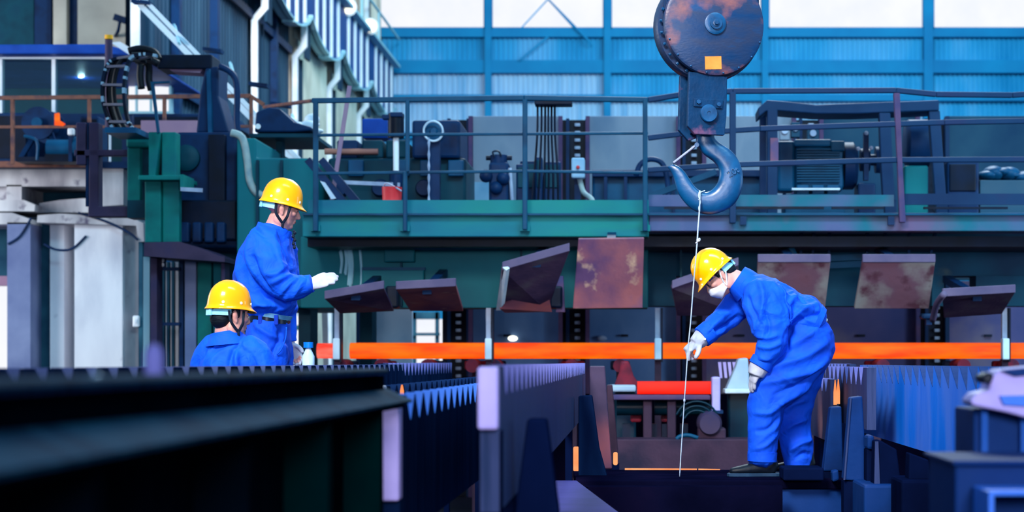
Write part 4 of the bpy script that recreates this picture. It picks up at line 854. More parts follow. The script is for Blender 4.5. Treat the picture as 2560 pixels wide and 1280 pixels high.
c3 = rack_plate('low dark notched rack plate with glowing hot tips, behind the one with bright blue notches', -1.0, .05, 8.1, 13.6, 1.551, .4, 'comb_dark', 'comb_dark', nd=.07)
MB().span(-1.05, -.995, 8.04, 8.12, 1.5, 1.555).build('end_block', 'rung_steel', c3, bevel=.008)
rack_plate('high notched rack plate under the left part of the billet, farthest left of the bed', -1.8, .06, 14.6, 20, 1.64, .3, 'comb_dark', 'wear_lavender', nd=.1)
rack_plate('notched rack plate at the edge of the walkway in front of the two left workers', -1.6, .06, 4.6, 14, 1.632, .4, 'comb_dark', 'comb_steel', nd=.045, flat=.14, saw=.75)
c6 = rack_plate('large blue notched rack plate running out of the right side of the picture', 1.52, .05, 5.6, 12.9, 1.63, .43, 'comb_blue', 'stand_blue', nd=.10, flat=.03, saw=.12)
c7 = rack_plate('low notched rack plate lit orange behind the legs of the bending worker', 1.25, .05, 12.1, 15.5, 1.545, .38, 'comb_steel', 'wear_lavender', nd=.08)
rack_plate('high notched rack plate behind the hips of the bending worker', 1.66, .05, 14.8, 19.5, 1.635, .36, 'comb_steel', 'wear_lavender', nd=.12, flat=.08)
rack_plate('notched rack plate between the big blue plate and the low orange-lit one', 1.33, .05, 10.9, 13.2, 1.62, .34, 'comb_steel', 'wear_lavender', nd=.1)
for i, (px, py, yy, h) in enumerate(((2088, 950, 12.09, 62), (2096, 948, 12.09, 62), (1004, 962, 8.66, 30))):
    tag(MB().prism([(px-1, py), (px+1, py), (px+4, py+h*.5), (px+4, py+h), (px-4, py+h), (px-4, py+h*.5)], yy, .03).build('hot_tip', 'hot_tip'), ['left glowing pointed tip behind the right worker\'s legs', 'right glowing pointed tip behind the right worker\'s legs', 'glowing pointed tip on the low dark rack plate at the left'][i], 'hot steel', 'glowing tips')  # orange light on the rack plates, drawn as emissive points
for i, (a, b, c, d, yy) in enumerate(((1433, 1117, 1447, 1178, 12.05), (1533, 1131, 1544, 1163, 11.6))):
    tag(MB().pbox(a, b, c, d, yy, .05).build('hot_stub', 'hot_tip', bevel=.008), ['glowing orange upright stub beside the dark tapered stand in the middle', 'small glowing orange upright stub at the left end of the glowing rod'][i], 'hot steel', 'glowing stubs')  # emissive blocks standing for patches of orange light

# tapered stands and blocks of the bed
def stand(label, poly, Y, dep, mm, top=None):
    t = T('tapered_stand', label, 'stand', W(sum(p[0] for p in poly)/len(poly), max(p[1] for p in poly), Y), 'tapered stands of the cooling bed')
    MB().prism(poly, Y, dep).build('body', mm, t, bevel=.008)
    x0 = min(p[0] for p in poly); x1 = max(p[0] for p in poly); yb = max(p[1] for p in poly)
    if zof(yb, Y) > .02: MB().span(xof(x0, Y), xof(x1, Y), Y+.01, Y+dep, 0, zof(yb, Y)).build('foot', 'stand_dark', t)
    if top: MB().prism(top, Y-.01, .012).build('edge_bead', 'comb_steel', t)
    return t
stand('dark tapered stand in front of the middle rack plate', [(1318, 1047), (1366, 1047), (1398, 1290), (1286, 1290)], 5.6, .1, 'stand_dark')
stand('dark tapered stand left of the hanging wire', [(1446, 990), (1480, 988), (1498, 1120), (1520, 1200), (1446, 1200)], 11.6, .12, 'comb_dark')
stand('mauve upright end block of the middle rack plate', [(1474, 915), (1512, 915), (1530, 1172), (1472, 1172)], 13.6, .15, 'brown_steel')
stand('dark brown tapered stand farthest back, left of the pit', [(1517, 962), (1531, 962), (1548, 1160), (1515, 1160)], 15, .15, 'pit_brown')
stand('narrow dark blue tapered stand right behind the bending worker\'s feet', [(2076, 1018), (2104, 1016), (2108, 1178), (2058, 1178)], 11.3, .12, 'stand_blue')
stand('tall blue tapered stand with a bright edge, second to the right of the bending worker', [(2127, 994), (2156, 990), (2168, 1204), (2110, 1200)], 10.4, .14, 'stand_blue', [(2125, 998), (2129, 994), (2113, 1200), (2109, 1200)])
stand('blue slanted stand below the edge of the big blue rack plate', [(2188, 1102), (2200, 1100), (2242, 1124), (2254, 1212), (2184, 1214)], 10.0, .14, 'stand_dark', [(2188, 1104), (2196, 1104), (2200, 1212), (2186, 1212)])
stand('dark stand in the shade below the big blue rack plate', [(2274, 1132), (2322, 1150), (2328, 1200), (2272, 1200)], 9.6, .14, 'stand_dark')
for i, (a, b, c, d, yy, dp, mm) in enumerate(((2160, 1212, 2250, 1330, 9.9, .6, 'stand_blue'), (2254, 1200, 2334, 1330, 9.5, .4, 'stand_dark'), (2168, 1088, 2186, 1124, 10.2, .15, 'stand_blue'))):
    t = T('bearing_block', ['blue bearing block under the slanted stand at the lower right', 'dark bearing block under the shaded stand at the lower right', 'small blue block under the corner of the big blue rack plate'][i], 'block', W((a+c)/2, d, yy), 'bearing blocks')
    MB().pbox(a, b, c, d, yy, dp).build('body', mm, t, bevel=.015)
    if i < 2: MB().span(xof(a+4, yy), xof(c-4, yy), yy+.05, yy+dp, 0, zof(d, yy)).build('pedestal', 'stand_dark', t)
    else: MB().span(xof(a, yy), xof(c, yy), yy+.02, yy+dp, 0, zof(d, yy)).build('pedestal', 'stand_dark', t)
# platform on which the bending worker stands
ZD = .993
t = T('work_platform', 'dark steel platform on which the bending worker stands', 'platform', (.5, 11.6, 0))
MB().zprism([(xof(1440, 11.1), 11.1), (xof(2152, 11.1), 11.1), (xof(2152, 11.1), 12.2), (-.36, 12.2)], ZD-.05, ZD).build('top_plate', 'deck_dark', t, bevel=.006)
MB().span(xof(1700, 11.1), xof(2152, 11.1), 11.12, 11.2, 0, ZD-.05).build('front_plate', 'stand_blue', t); MB().span(xof(1440, 11.1), xof(1700, 11.1), 11.12, 11.2, 0, ZD-.05).build('front_plate', 'deck_dark', t)
MB().pbox(1958, 1170, 2060, 1202, 11.0, .3).build('step_block', 'stand_dark', t, bevel=.01); MB().prism([(2080, 1178), (2096, 1174), (2098, 1200), (2082, 1206)], 11.0, .1).build('rope_stub', 'stand_blue', t, bevel=.01)
for px in (1500, 1800, 2100): MB().span(xof(px, 12), xof(px+30, 12), 11.9, 12.1, 0, ZD-.05).build('leg', 'stand_dark', t)
t = T('purple_ramp_plate', 'purple steel plate slanting out of the bottom edge left of the platform', 'plate', (-.2, 9.8, 0))
MB().zprism([(xof(1395, 8.6), 8.3), (xof(1575, 8.6), 8.3), (xof(1442, 11.1), 11.1), (xof(1388, 11.1), 11.1)], ZD-.06, ZD).build('plate', 'deck_purple', t, bevel=.005)
MB().span(-.35, -.12, 8.6, 8.7, 0, ZD-.06).build('leg', 'stand_dark', t); MB().span(-.40, -.32, 10.8, 10.9, 0, ZD-.06).build('leg', 'stand_dark', t)
t = T('shade_girder', 'dark girder across the bottom edge in front of the platform', 'girder', (.8, 9.9, 0))
MB().zprism([(xof(1470, 10.8), 10.8), (xof(1960, 10.8), 10.9), (xof(1960, 10.8), 10.98), (xof(1452, 11.0), 10.98)], .2, ZD-.02).build('web', 'deck_dark', t)
MB().span(xof(1480, 10.8), xof(1960, 10.8), 10.7, 10.99, 0, .2).build('foot', 'stand_dark', t)
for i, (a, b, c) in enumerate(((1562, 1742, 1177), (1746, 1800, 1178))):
    tag(MB().cyl(W(a, c-2, 12.17), W(b, c-1, 12.17), .011, 10).build('glowing_rod', 'hot_tip', smooth='auto'), ['long thin glowing rod along the rear edge of the platform', 'short thin glowing rod by the toe of the worker\'s boot'][i], 'hot steel', 'glowing rods')  # warm light along the deck edge, drawn as emissive rods
# warm light of hot steel lying out of sight in the bed
def glow(loc, aim, power, ang=50):
    l = bpy.data.lights.new('hot_steel_glow', 'SPOT'); l.energy = power; l.color = (1, .30, .10); l.spot_size = math.radians(ang); l.spot_blend = 1; l.shadow_soft_size = .05
    o = bpy.data.objects.new('hot_steel_glow', l); COL.objects.link(o); o.location = loc; o.rotation_euler = (Vector(aim)-Vector(loc)).to_track_quat('-Z', 'Y').to_euler()
glow((.86, 12.55, 1.12), (1.2, 12.75, 1.3), 34, 50)
glow((-.05, 13.2, 1.05), (-.15, 13.62, 1.08), 24, 60)
glow((.4, 12.6, 1.3), (.3, 13.8, .6), 10, 100)

# near-right castings
t = T('lavender_clamp', 'blurred lavender clamp casting at the right frame edge in the foreground', 'clamp', W(2520, 1030, 5.0))
MB().prism([(2425, 1002), (2440, 984), (2474, 976), (2478, 944), (2500, 924), (2680, 905), (2680, 1075), (2520, 1032), (2432, 1014)], 5.0, .14).build('casting', 'lavender_steel', t, bevel=.008)
MB().prism([(2452, 942), (2470, 930), (2486, 936), (2480, 958), (2462, 960)], 4.96, .1).build('knob', 'black_steel', t, bevel=.006)
MB().prism([(2500, 990), (2680, 986), (2680, 1022), (2510, 1012)], 4.985, .02).build('recess_plate', 'comb_blue', t); MB().prism([(2504, 926), (2680, 908), (2680, 925), (2540, 940)], 4.98, .03).build('ridge', 'stand_blue', t)
t = T('blue_pillar_box', 'blurred dark blue box pillar below the lavender clamp', 'pillar', W(2530, 1290, 5.1))
MB().span(xof(2434, 5.1), xof(2720, 5.1), 5.1, 5.4, 0, zof(1022, 5.1)).build('body', 'stand_blue', t, bevel=.006); MB().pbox(2454, 1024, 2470, 1175, 5.07, .04).build('edge_strip', 'wear_blue', t); MB().pbox(2552, 1040, 2575, 1175, 5.07, .04).build('edge_strip', 'wear_blue', t)
t = T('front_box', 'blurred blue box nearest the camera in the lower right corner', 'box', W(2500, 1290, 4.5))
MB().span(xof(2388, 4.5), xof(2720, 4.5), 4.5, 4.9, 0, zof(1160, 4.5)).build('body', 'stand_blue', t, bevel=.006); MB().pbox(2382, 1152, 2720, 1164, 4.47, .45).build('lid', 'stand_blue', t, bevel=.004)
MB().pbox(2476, 1228, 2720, 1240, 4.3, .25).build('handle_plate', 'comb_blue', t, bevel=.004); MB().pbox(2472, 1228, 2486, 1330, 4.28, .2).build('side_plate', 'comb_blue', t, bevel=.004)

# near-left rail
t = T('foreground_rail', 'blurred black crane rail running from the left edge into the picture', 'rail', (-.7, 4, 0))
yn, yf = 1.7, 5.62
zT, zB = 1.632, 1.535
MB().zprism([(-.655, yn), (-.655, yf-.25), (-.69, yf), (-.76, yf), (-.76, yn)], zT-.013, zT).build('rail_head', 'fore_head', t, bevel=.006)
MB().span(-.72, -.69, yn, yf-.05, zB+.01, zT-.02).build('rail_web', 'fore_black', t)
MB().plate([(-.625, yn, zB), (-.625, yf+.05, zB), (-.70, yf+.05, zB+.034), (-.70, yn, zB+.034)], .008).build('rail_foot', 'fore_teal', t); MB().plate([(-.79, yn, zB), (-.79, yf+.05, zB), (-.71, yf+.05, zB+.034), (-.71, yn, zB+.034)], .008).build('rail_foot', 'fore_teal', t)
MB().xprism([(yn, zB-.012), (yf, zB-.012), (yf, zB), (yn, zB)], -.80, -.64).build('sole_plate', 'fore_black', t)
for y, r in ((2.93, .014),): MB().lathe((-.70, y, zT), (0, 0, 1), [(0, .004), (0, r), (.03, r), (.042, r*.6), (.045, .002)], 16).build('rail_peg', 'wear_lavender', t, smooth='auto')
MB().ball((-.67, 2.5, zT-.002), .006, 10, 6).build('polished_bolt', 'chrome', t, smooth=True)
for y in (2.4, 3.4, 4.3, 5.2): MB().xprism([(y, 0), (y+.16, 0), (y+.1, zB-.012), (y+.05, zB-.012)], -.757, -.66).build('support_post', 'fore_green' if y > 3.9 else 'fore_black', t)
MB().span(-.80, -.76, 1.6, 5.62, 0, zB-.012).build('girder_web', 'fore_black', t); MB().span(-.62, -.58, 3.2, 5.9, 0, 1.0).build('lower_girder', 'fore_black', t)  # tall black panel added to stand for the dark below the rail
t = T('lower_left_block', 'dark slanting block under the low rack plate at the bottom edge', 'block', (-.6, 6.5, 0))
MB().xprism([(6.0, 0), (7.2, 0), (7.0, 1.08), (6.1, 1.0)], -.60, -.50).build('body', 'fore_teal', t, bevel=.01); MB().xprism([(6.05, 1.0), (7.05, 1.08), (7.05, 1.1), (6.05, 1.02)], -.61, -.49).build('top_plate', 'comb_dark', t)

# walkway decks of the two left workers, bottle
ZW = .86
t = T('left_walkway', 'steel walkway hidden behind the rail under the standing left worker', 'walkway', (-2.3, 12.4, 0))
MB().span(-3.4, -1.72, 11.25, 14, ZW-.05, ZW).build('deck', 'deck_dark', t)
for x in (-3.3, -1.85):
    for y in (11.35, 13.8): MB().span(x, x+.08, y, y+.08, 0, ZW-.05).build('leg', 'stand_dark', t)
t = T('lower_step', 'lower steel step hidden behind the rail under the left worker', 'step', (-2.3, 10.8, 0))
MB().span(-3.0, -1.72, 10.3, 11.2, .33, .38).build('deck', 'deck_dark', t)
for x in (-2.95, -1.85): MB().span(x, x+.08, 10.4, 11.1, 0, .33).build('leg', 'stand_dark', t)
t = T('bottle_pedestal', 'narrow steel pedestal holding the water bottle beside the left walkway', 'pedestal', (-1.66, 10.6, 0))
MB().span(-1.72, -1.60, 10.5, 10.72, 0, 1.53).build('body', 'stand_dark', t, bevel=.01)
t = T('water_bottle', 'blurred clear plastic water bottle with a blue cap right of the standing left worker', 'bottle', (xof(771, 10.6), 10.6, 1.53))
MB().lathe((xof(771, 10.6), 10.6, 1.53), (0, 0, 1), [(0, .01), (0, .032), (.05, .033), (.06, .03), (.07, .033), (.15, .033), (.185, .016), (.195, .014)], 20).build('body', 'bottle_clear', t, smooth='auto')
MB().lathe((xof(771, 10.6), 10.6, 1.725), (0, 0, 1), [(0, .01), (0, .026), (.03, .026), (.03, .004)], 16).build('cap', 'bottle_cap', t, smooth='auto')
# ------------------------------------------------------------------ hook block, hook, wire
YK = 11.55
PXM = YK/F                                  # metres per pixel here
blk = T('hook_block', 'big painted hook block with a round sheave cover hanging over the gantry', 'hook block', W(1780, 340, YK))
ax = Vector((math.sin(math.radians(13)), -math.cos(math.radians(13)), 0))      # sheave axis, turned a little to the left
cc = W(1786, 60, YK-.13); R0 = 128*PXM*1.0
MB().lathe(cc, -ax, [(-.012, .03), (-.012, R0-.02), (-.004, R0-.004), (.01, R0), (.022, R0), (.022, .03)], 72).build('front_cover', 'sheave_paint', blk, smooth='auto')
MB().lathe(cc-ax*.022, -ax, [(0, .05), (0, R0-.035), (.10, R0-.035), (.10, .05)], 64).build('sheave', 'block_paint', blk, smooth='auto')
MB().lathe(cc-ax*.10, -ax, [(0, .05), (0, R0+.012), (.02, R0+.018), (.09, R0+.018), (.11, R0+.005), (.11, .05)], 72).build('rear_cover', 'sheave_paint', blk, smooth='auto')
MB().lathe(cc+ax*.012, ax, [(0, .02), (0, .062), (.012, .062), (.016, .052), (.016, .034), (.03, .034), (.03, .02)], 36).build('hub_ring', 'hook_paint', blk, smooth='auto')
MB().lathe(cc+ax*.026, ax, [(0, .004), (0, .022), (.02, .022), (.022, .014), (.03, .012), (.03, .003)], 6).build('hub_bolt', 'hook_paint', blk, smooth='auto')
uu = Vector((0, 0, 1)); rr_ = ax.cross(uu).normalized()
if rr_.x < 0: rr_ = -rr_
def oncover(dx, dz, off=.014): return cc+rr_*dx+uu*dz+ax*off
q = [(-23, 96), (18, 82+4), (16, 112), (-26, 114)]
MB().plate([oncover(x*PXM, -z*PXM, .0135) for x, z in ((-26, 82), (16, 80), (17, 112), (-25, 114))], .002).build('orange_tag', 'orange_tag', blk)
for k in range(9):
    a = math.radians(150+k*13); p = cc-ax*.075+rr_*((R0-.005)*math.cos(a))+uu*((R0-.005)*math.sin(a))
    MB().cyl(p, p+(rr_*math.cos(a)+uu*math.sin(a))*.014, .009, 8).build('rim_bolt', 'hook_paint', blk)
for k in range(8):
    a = math.radians(200+k*20); p = cc+rr_*((R0-.012)*math.cos(a))+uu*((R0-.012)*math.sin(a))+ax*.012; MB().ball(p, .006, 8, 5).build('cover_rivet', 'hook_paint', blk, smooth=True)
# cheek plates
def slab(poly, off, th, name, mm, bev=.004):
    P = []
    for px, py in poly:
        w = W(px, py, YK-.13); P.append(cc+rr_*((w-cc).dot(Vector((1, 0, 0)))/rr_.x)+uu*(w.z-cc.z)+ax*off)
    n = len(P); B = [p-ax*th for p in P]; b = MB()
    fs = [tuple(range(n)), tuple(range(n, 2*n))[::-1]]+[(i, i+n, (i+1) % n+n, (i+1) % n) for i in range(n)]
    A = sum((P[i].x*P[(i+1) % n].z-P[(i+1) % n].x*P[i].z) for i in range(n))
    if A < 0: fs = [f[::-1] for f in fs]
    return b.add(P+B, fs).build(name, mm, blk, bevel=bev)
slab([(1724, 180), (1820, 190), (1818, 290), (1813, 337), (1738, 336), (1720, 316), (1721, 260)], -.01, .035, 'front_cheek', 'block_paint')
slab([(1719, 180), (1816, 190), (1814, 320), (1740, 345), (1715, 318)], -.17, .035, 'rear_cheek', 'block_paint')
slab([(1735, 210), (1808, 210), (1804, 328), (1742, 328)], -.046, .12, 'yoke', 'navy')
slab([(1735, 247), (1808, 249), (1806, 271), (1734, 267)], .002, .012, 'keeper_plate', 'block_paint', .002)
pc = W(1771, 284, YK-.13); pc = cc+rr_*((pc-cc).x/rr_.x)+uu*(pc.z-cc.z)+ax*-.01
MB().lathe(pc, ax, [(0, .01), (0, .05), (.022, .05), (.026, .046), (.026, .012), (.022, .012), (.022, .002)], 36).build('pin_head', 'hook_paint', blk, smooth='auto')
for px, py in ((1745, 256), (1796, 261)):
    p = W(px, py, YK-.13); p = cc+rr_*((p-cc).x/rr_.x)+uu*(p.z-cc.z)+ax*.002; MB().cyl(p, p+ax*.014, .013, 6).build('bolt_head', 'hook_paint', blk)
for i, (dx, dz) in enumerate(((-.16, .40), (.16, .40), (-.10, .40), (.10, .40))):   # hoist ropes up out of the picture
    p = cc-ax*(.045 if i < 2 else .09)+rr_*((R0-.03)*(1 if dx > 0 else -1)); MB().cyl(p, p+uu*2.2, .012, 8).build('hoist_rope', 'navy', blk, smooth='auto')
# the hook: pairs of (inner, outer) outline points
pairs = [((410, 745), (517, 745)), ((411, 790), (518, 785)), ((413, 825), (542, 812)), ((452, 880), (612, 860)), ((512, 925), (655, 915)), ((542, 975), (681, 1000)), ((535, 1040), (670, 1098)),
         ((500, 1085), (615, 1182)), ((455, 1098), (500, 1228)), ((412, 1072), (392, 1200)), ((382, 1032), (312, 1112)), ((350, 985), (284, 1020)), ((315, 953), (262, 975)), ((278, 938), (247, 955))]
hp = []
for (a, b), (c, d) in pairs:
    A = W(1560+a/2.286, b/2.286, YK); B = W(1560+c/2.286, d/2.286, YK); hp.append((A, B))
hk = T('crane_hook', 'large blue crane hook hanging below the hook block', 'hook', W(1768, 338, YK))
b = MB(); vs = []; n = 20
wid = [.046, .046, .045, .05, .054, .056, .057, .056, .054, .05, .042, .034, .026, .014]
Ai = smooth_path([p[0] for p in hp], 5); Bi = smooth_path([p[1] for p in hp], 5); wi = smooth_path([Vector((w, 0, 0)) for w in wid], 5); m = len(Ai)
for i in range(m):
    A, B, w = Ai[i], Bi[i], wi[i].x; c = (A+B)/2; r = (B-A)/2
    for j in range(n):
        th = 2*math.pi*j/n; u, v = math.cos(th), math.sin(th); s = 1-.22*u      # fuller on the inner side
        vs.append(c+r*(math.copysign(abs(u)**.8, u))+Vector((0, w*math.copysign(abs(v)**.8, v)*s, 0)))
b.add(vs, [(i*n+j, i*n+(j+1) % n, (i+1)*n+(j+1) % n, (i+1)*n+j) for i in range(m-1) for j in range(n)]+[tuple(range(n))[::-1], tuple(range((m-1)*n, m*n))])
o = b.build('hook_body', 'hook_paint', hk, smooth=True)
s = o.modifiers.new('s', 'SUBSURF'); s.levels = s.render_levels = 1
MB().bar(W(1738, 365, YK-.02), W(1683, 408, YK-.02), .05, .013).build('safety_latch', 'rung_steel', hk, bevel=.005)
MB().cyl(W(1742, 362, YK-.06), W(1742, 362, YK+.05), .014, 12).build('latch_pin', 'hook_paint', hk)
cu = bpy.data.curves.new('capacity_mark', 'FONT'); cu.body = '20t'; cu.size = .052; cu.extrude = .0035; cu.bevel_depth = .0012; cu.align_x = 'CENTER'
tx = bpy.data.objects.new('capacity_mark', cu); COL.objects.link(tx); tx.location = W(1836, 436, YK-.0545); tx.rotation_euler = (math.pi/2, math.radians(-30), math.radians(8)); bpy.context.view_layer.update()
me = bpy.data.meshes.new_from_object(tx.evaluated_get(bpy.context.evaluated_depsgraph_get())); me.transform(tx.matrix_world); bpy.data.objects.remove(tx); put('capacity_mark', me, 'hook_paint', hk, label='raised lettering on the hook')
# the thin wire hanging from the hook down to the platform
wp = [(1750, 478), (1749, 520), (1745, 570), (1743, 604), (1740, 640), (1733, 720), (1727, 800), (1722, 850), (1720, 872), (1718, 900), (1714, 960), (1711, 1000), (1706, 1080), (1702, 1140), (1699, 1194)]
wr = T('hanging_wire', 'thin white wire hanging from the hook through the worker\'s gloved hand', 'wire', W(1699, 1194, YK-.07))
MB().tube([W(x, y, YK-.07) for x, y in wp], [.0048, .004, .0036, .0034, .003], 6, 3).build('strand', 'wire', wr, smooth=True)
MB().tube([W(x, y, YK-.072) for x, y in ((1750, 476), (1746, 490), (1751, 505), (1747, 520), (1749, 530))], .004, 6).build('twist', 'wire', wr, smooth=True)
MB().tube([W(1750, 482, YK-.06), W(1762, 477, YK), W(1752, 482, YK+.055), W(1738, 495, YK+.02), W(1750, 500, YK-.07)], .004, 6).build('loop', 'wire', wr, smooth=True)
MB().tube([W(x, y, YK-.075) for x, y in ((1741, 600), (1746, 603), (1750, 600), (1748, 596), (1742, 606), (1739, 608))], .004, 6).build('knot', 'wire', wr, smooth=True)
MB().ball(W(1711, 1001, YK-.072), (.007, .007, .012), 8, 6).build('lower_knot', 'wire', wr, smooth=True)
# ------------------------------------------------------------------ people
def remeshed(mb, voxel, it=2):
    me = bpy.data.meshes.new('tmp'); me.from_pydata(mb.v, [], mb.f); me.update()
    o = bpy.data.objects.new('tmp', me); COL.objects.link(o)
    bm = bmesh.new(); bm.from_mesh(me); bmesh.ops.recalc_face_normals(bm, faces=bm.faces); bm.to_mesh(me); bm.free()
    r = o.modifiers.new('r', 'REMESH'); r.mode = 'VOXEL'; r.voxel_size = voxel
    dg = bpy.context.evaluated_depsgraph_get(); out = bpy.data.meshes.new_from_object(o.evaluated_get(dg))
    bpy.data.objects.remove(o); bpy.data.meshes.remove(me)
    n = len(out.vertices); co = np.empty(n*3); out.vertices.foreach_get('co', co); co = co.reshape(-1, 3)
    ed = np.empty(len(out.edges)*2, int); out.edges.foreach_get('vertices', ed); ed = ed.reshape(-1, 2)
    cnt = np.bincount(ed.ravel(), minlength=n).clip(1)[:, None]
    for k in range(it):
        s = np.zeros_like(co); np.add.at(s, ed[:, 0], co[ed[:, 1]]); np.add.at(s, ed[:, 1], co[ed[:, 0]]); co = co*.4+.6*s/cnt
    out.vertices.foreach_set('co', co.ravel()); out.update(); return out
def cloth_mesh(mb, voxel=.008, folds=(), amp=.006, freq=7.0, it=3, seed=0, stretch=(1, 1, 1)):
    me = remeshed(mb, voxel, it); n = len(me.vertices)
    co = np.empty(n*3); me.vertices.foreach_get('co', co); co = co.reshape(-1, 3); nr = np.empty(n*3); me.vertices.foreach_get('normal', nr); nr = nr.reshape(-1, 3)
    d = np.zeros(n)
    for i in range(n):
        p = co[i]; v = Vector((p[0]*freq*stretch[0]+seed, p[1]*freq*stretch[1], p[2]*freq*stretch[2]))
        w = mnoise.noise(v*.6)*.8; q = mnoise.noise(v+Vector((w, -w, w*.5)))
        d[i] = amp*(.5-min(abs(q)*3.2, 1))*.9+amp*.4*mnoise.noise(v*2.1+Vector((w, w, 0)))
    for pts, Y, a, wd in folds:                       # folds drawn as soft ridges (a>0) or grooves along a path on the near side
        P = [W(x, y, Y) for x, y in smooth_path2(pts)]; w = wd*Y/F; best = np.full(n, 1e9); tt = np.zeros(n); m = len(P)-1
        for i in range(m):
            A = np.array((P[i].x, P[i].z)); B = np.array((P[i+1].x, P[i+1].z)); ab = B-A; q = co[:, (0, 2)]-A
            t = np.clip((q @ ab)/(ab @ ab+1e-9), 0, 1); dd = np.linalg.norm(q-t[:, None]*ab, axis=1); k = dd < best; best[k] = dd[k]; tt[k] = ((i+t)/m)[k]
        d += a*1.8*np.exp(-(best/w)**2)*np.sin(np.pi*np.clip(tt, .02, .98))**.5*np.clip(.35-nr[:, 1], 0, 1)
    co = co+nr*d[:, None]; me.vertices.foreach_set('co', co.ravel()); me.update(); return me
def smooth_path2(pts):
    return [(p.x, p.y) for p in smooth_path([Vector((x, y, 0)) for x, y in pts], 4)]
def chain(Y, pts):
    """(px, py, dY, ra in px, rb in px) -> loft rows at depth Y"""
    k = Y/F
    return [(W(a, b, Y)+Vector((0, c, 0)), r*k, (q if q else r)*k) for a, b, c, r, q in pts]
def basis(fwd, up, at, s=1.0):
    f = Vector(fwd).normalized(); l = Vector(up).cross(f).normalized(); u = f.cross(l)
    return Matrix.Translation(at) @ Matrix((f, l, u)).transposed().to_4x4() @ Matrix.Scale(s, 4)
def head_mb(M):
    b = MB()
    b.ball((-.012, 0, .045), (.098, .077, .088), 24, 16); b.ball((.03, 0, -.02), (.066, .066, .085), 20, 14); b.ball((.028, 0, -.07), (.058, .056, .052), 18, 12)
    b.ball((.066, 0, -.098), (.024, .028, .02), 14, 10); b.ball((.078, 0, .022), (.018, .05, .014), 14, 8)
    for s in (-1, 1):
        b.ball((.062, s*.042, -.022), (.028, .024, .022), 12, 8); b.ball((.084, s*.032, .0), (.012, .017, .009), 10, 8)
        b.ball((.0, s*.058, -.07), (.04, .02, .04), 12, 8)
        b.ball((-.004, s*.077, -.012), (.017, .010, .031), 12, 10); b.ball((-.008, s*.085, .0), (.014, .006, .022), 10, 8); b.ball((.002, s*.078, -.036), (.009, .008, .012), 8, 6)
        b.ball((.096, s*.012, -.042), (.011, .008, .008), 8, 6)
    b.loft([(Vector((.086, 0, .016)), .008, .010), (Vector((.100, 0, -.012)), .009, .011), (Vector((.112, 0, -.036)), .012, .014), (Vector((.104, 0, -.044)), .009, .012)], (0, 1, 0), 12, 3)
    b.ball((.088, 0, -.062), (.012, .022, .008), 12, 8); b.ball((.086, 0, -.075), (.012, .020, .008), 12, 8)
    return b.move(M)
def helmet(parent, M, mm, par_band='band_blue'):
    prof = []                                     # (height, radius factor)
    b = MB(); n = 48; rows = [(-.012, 1.10), (-.006, 1.085), (.002, 1.0), (.02, .99), (.045, .97), (.07, .92), (.095, .83), (.115, .70), (.132, .52), (.142, .32), (.147, .12)]
    vs = []
    for k, (z, r) in enumerate(rows):
        for j in range(n):
            a = 2*math.pi*j/n; ca, sa = math.cos(a), math.sin(a)
            x, y = .122*ca*r, .103*sa*r
            if k < 2 and ca > .2: x += .032*(ca-.2)**1.2*(1 if k == 0 else .75); 
            zz = z-(.010*max(0, ca)**2+.004*max(0, -ca)) if k < 2 else z
            rid = .003*math.exp(-(sa/.16)**2) if k > 4 else 0       # low crown ridge
            vs.append((x, y, zz+rid))
    m = len(rows); b.add(vs, [(i*n+j, i*n+(j+1) % n, (i+1)*n+(j+1) % n, (i+1)*n+j) for i in range(m-1) for j in range(n)]+[tuple(range((m-1)*n, m*n))])
    b.move(M); o = b.build('helmet_shell', mm, parent, smooth=True, label='yellow hard hat shell')
    so = o.modifiers.new('t', 'SOLIDIFY'); so.thickness = .004; so.offset = -1; ss = o.modifiers.new('s', 'SUBSURF'); ss.levels = ss.render_levels = 1
    for a in (35, 80, 128, 232, 280, 325):
        a = math.radians(a); p = Vector((.121*math.cos(a), .102*math.sin(a), .022)); q = Vector((math.cos(a), math.sin(a)*1.15, 0)).normalized()
        MB().lathe(p, q, [(-.004, .001), (-.004, .0085), (.002, .0075), (.0035, .003), (.0035, .0005)], 12).move(M).build('rivet', 'rivet_white', o, smooth='auto')
    b = MB(); rr = []
    for k in range(19):
        a = math.radians(103+k*154/18); rr.append((.108*math.cos(a)-.004, .090*math.sin(a)))
    vs = []
    for x, y in rr: vs += [(x, y, -.012), (x, y, -.048), (x*.96, y*.96, -.048), (x*.96, y*.96, -.012)]
    fs = [(4*i+j, 4*i+(j+1) % 4, 4*i+4+(j+1) % 4, 4*i+4+j) for i in range(len(rr)-1) for j in range(4)]+[(0, 1, 2, 3), (4*len(rr)-4, 4*len(rr)-3, 4*len(rr)-2, 4*len(rr)-1)[::-1]]
    h = b.add(vs, fs).move(M).build('headband', par_band, parent, bevel=.002, label='pale blue plastic headband of the hard hat')
    MB().box((-.116, 0, -.030), (.014, .05, .044)).move(M).build('adjuster', par_band, h, bevel=.003)
    return o
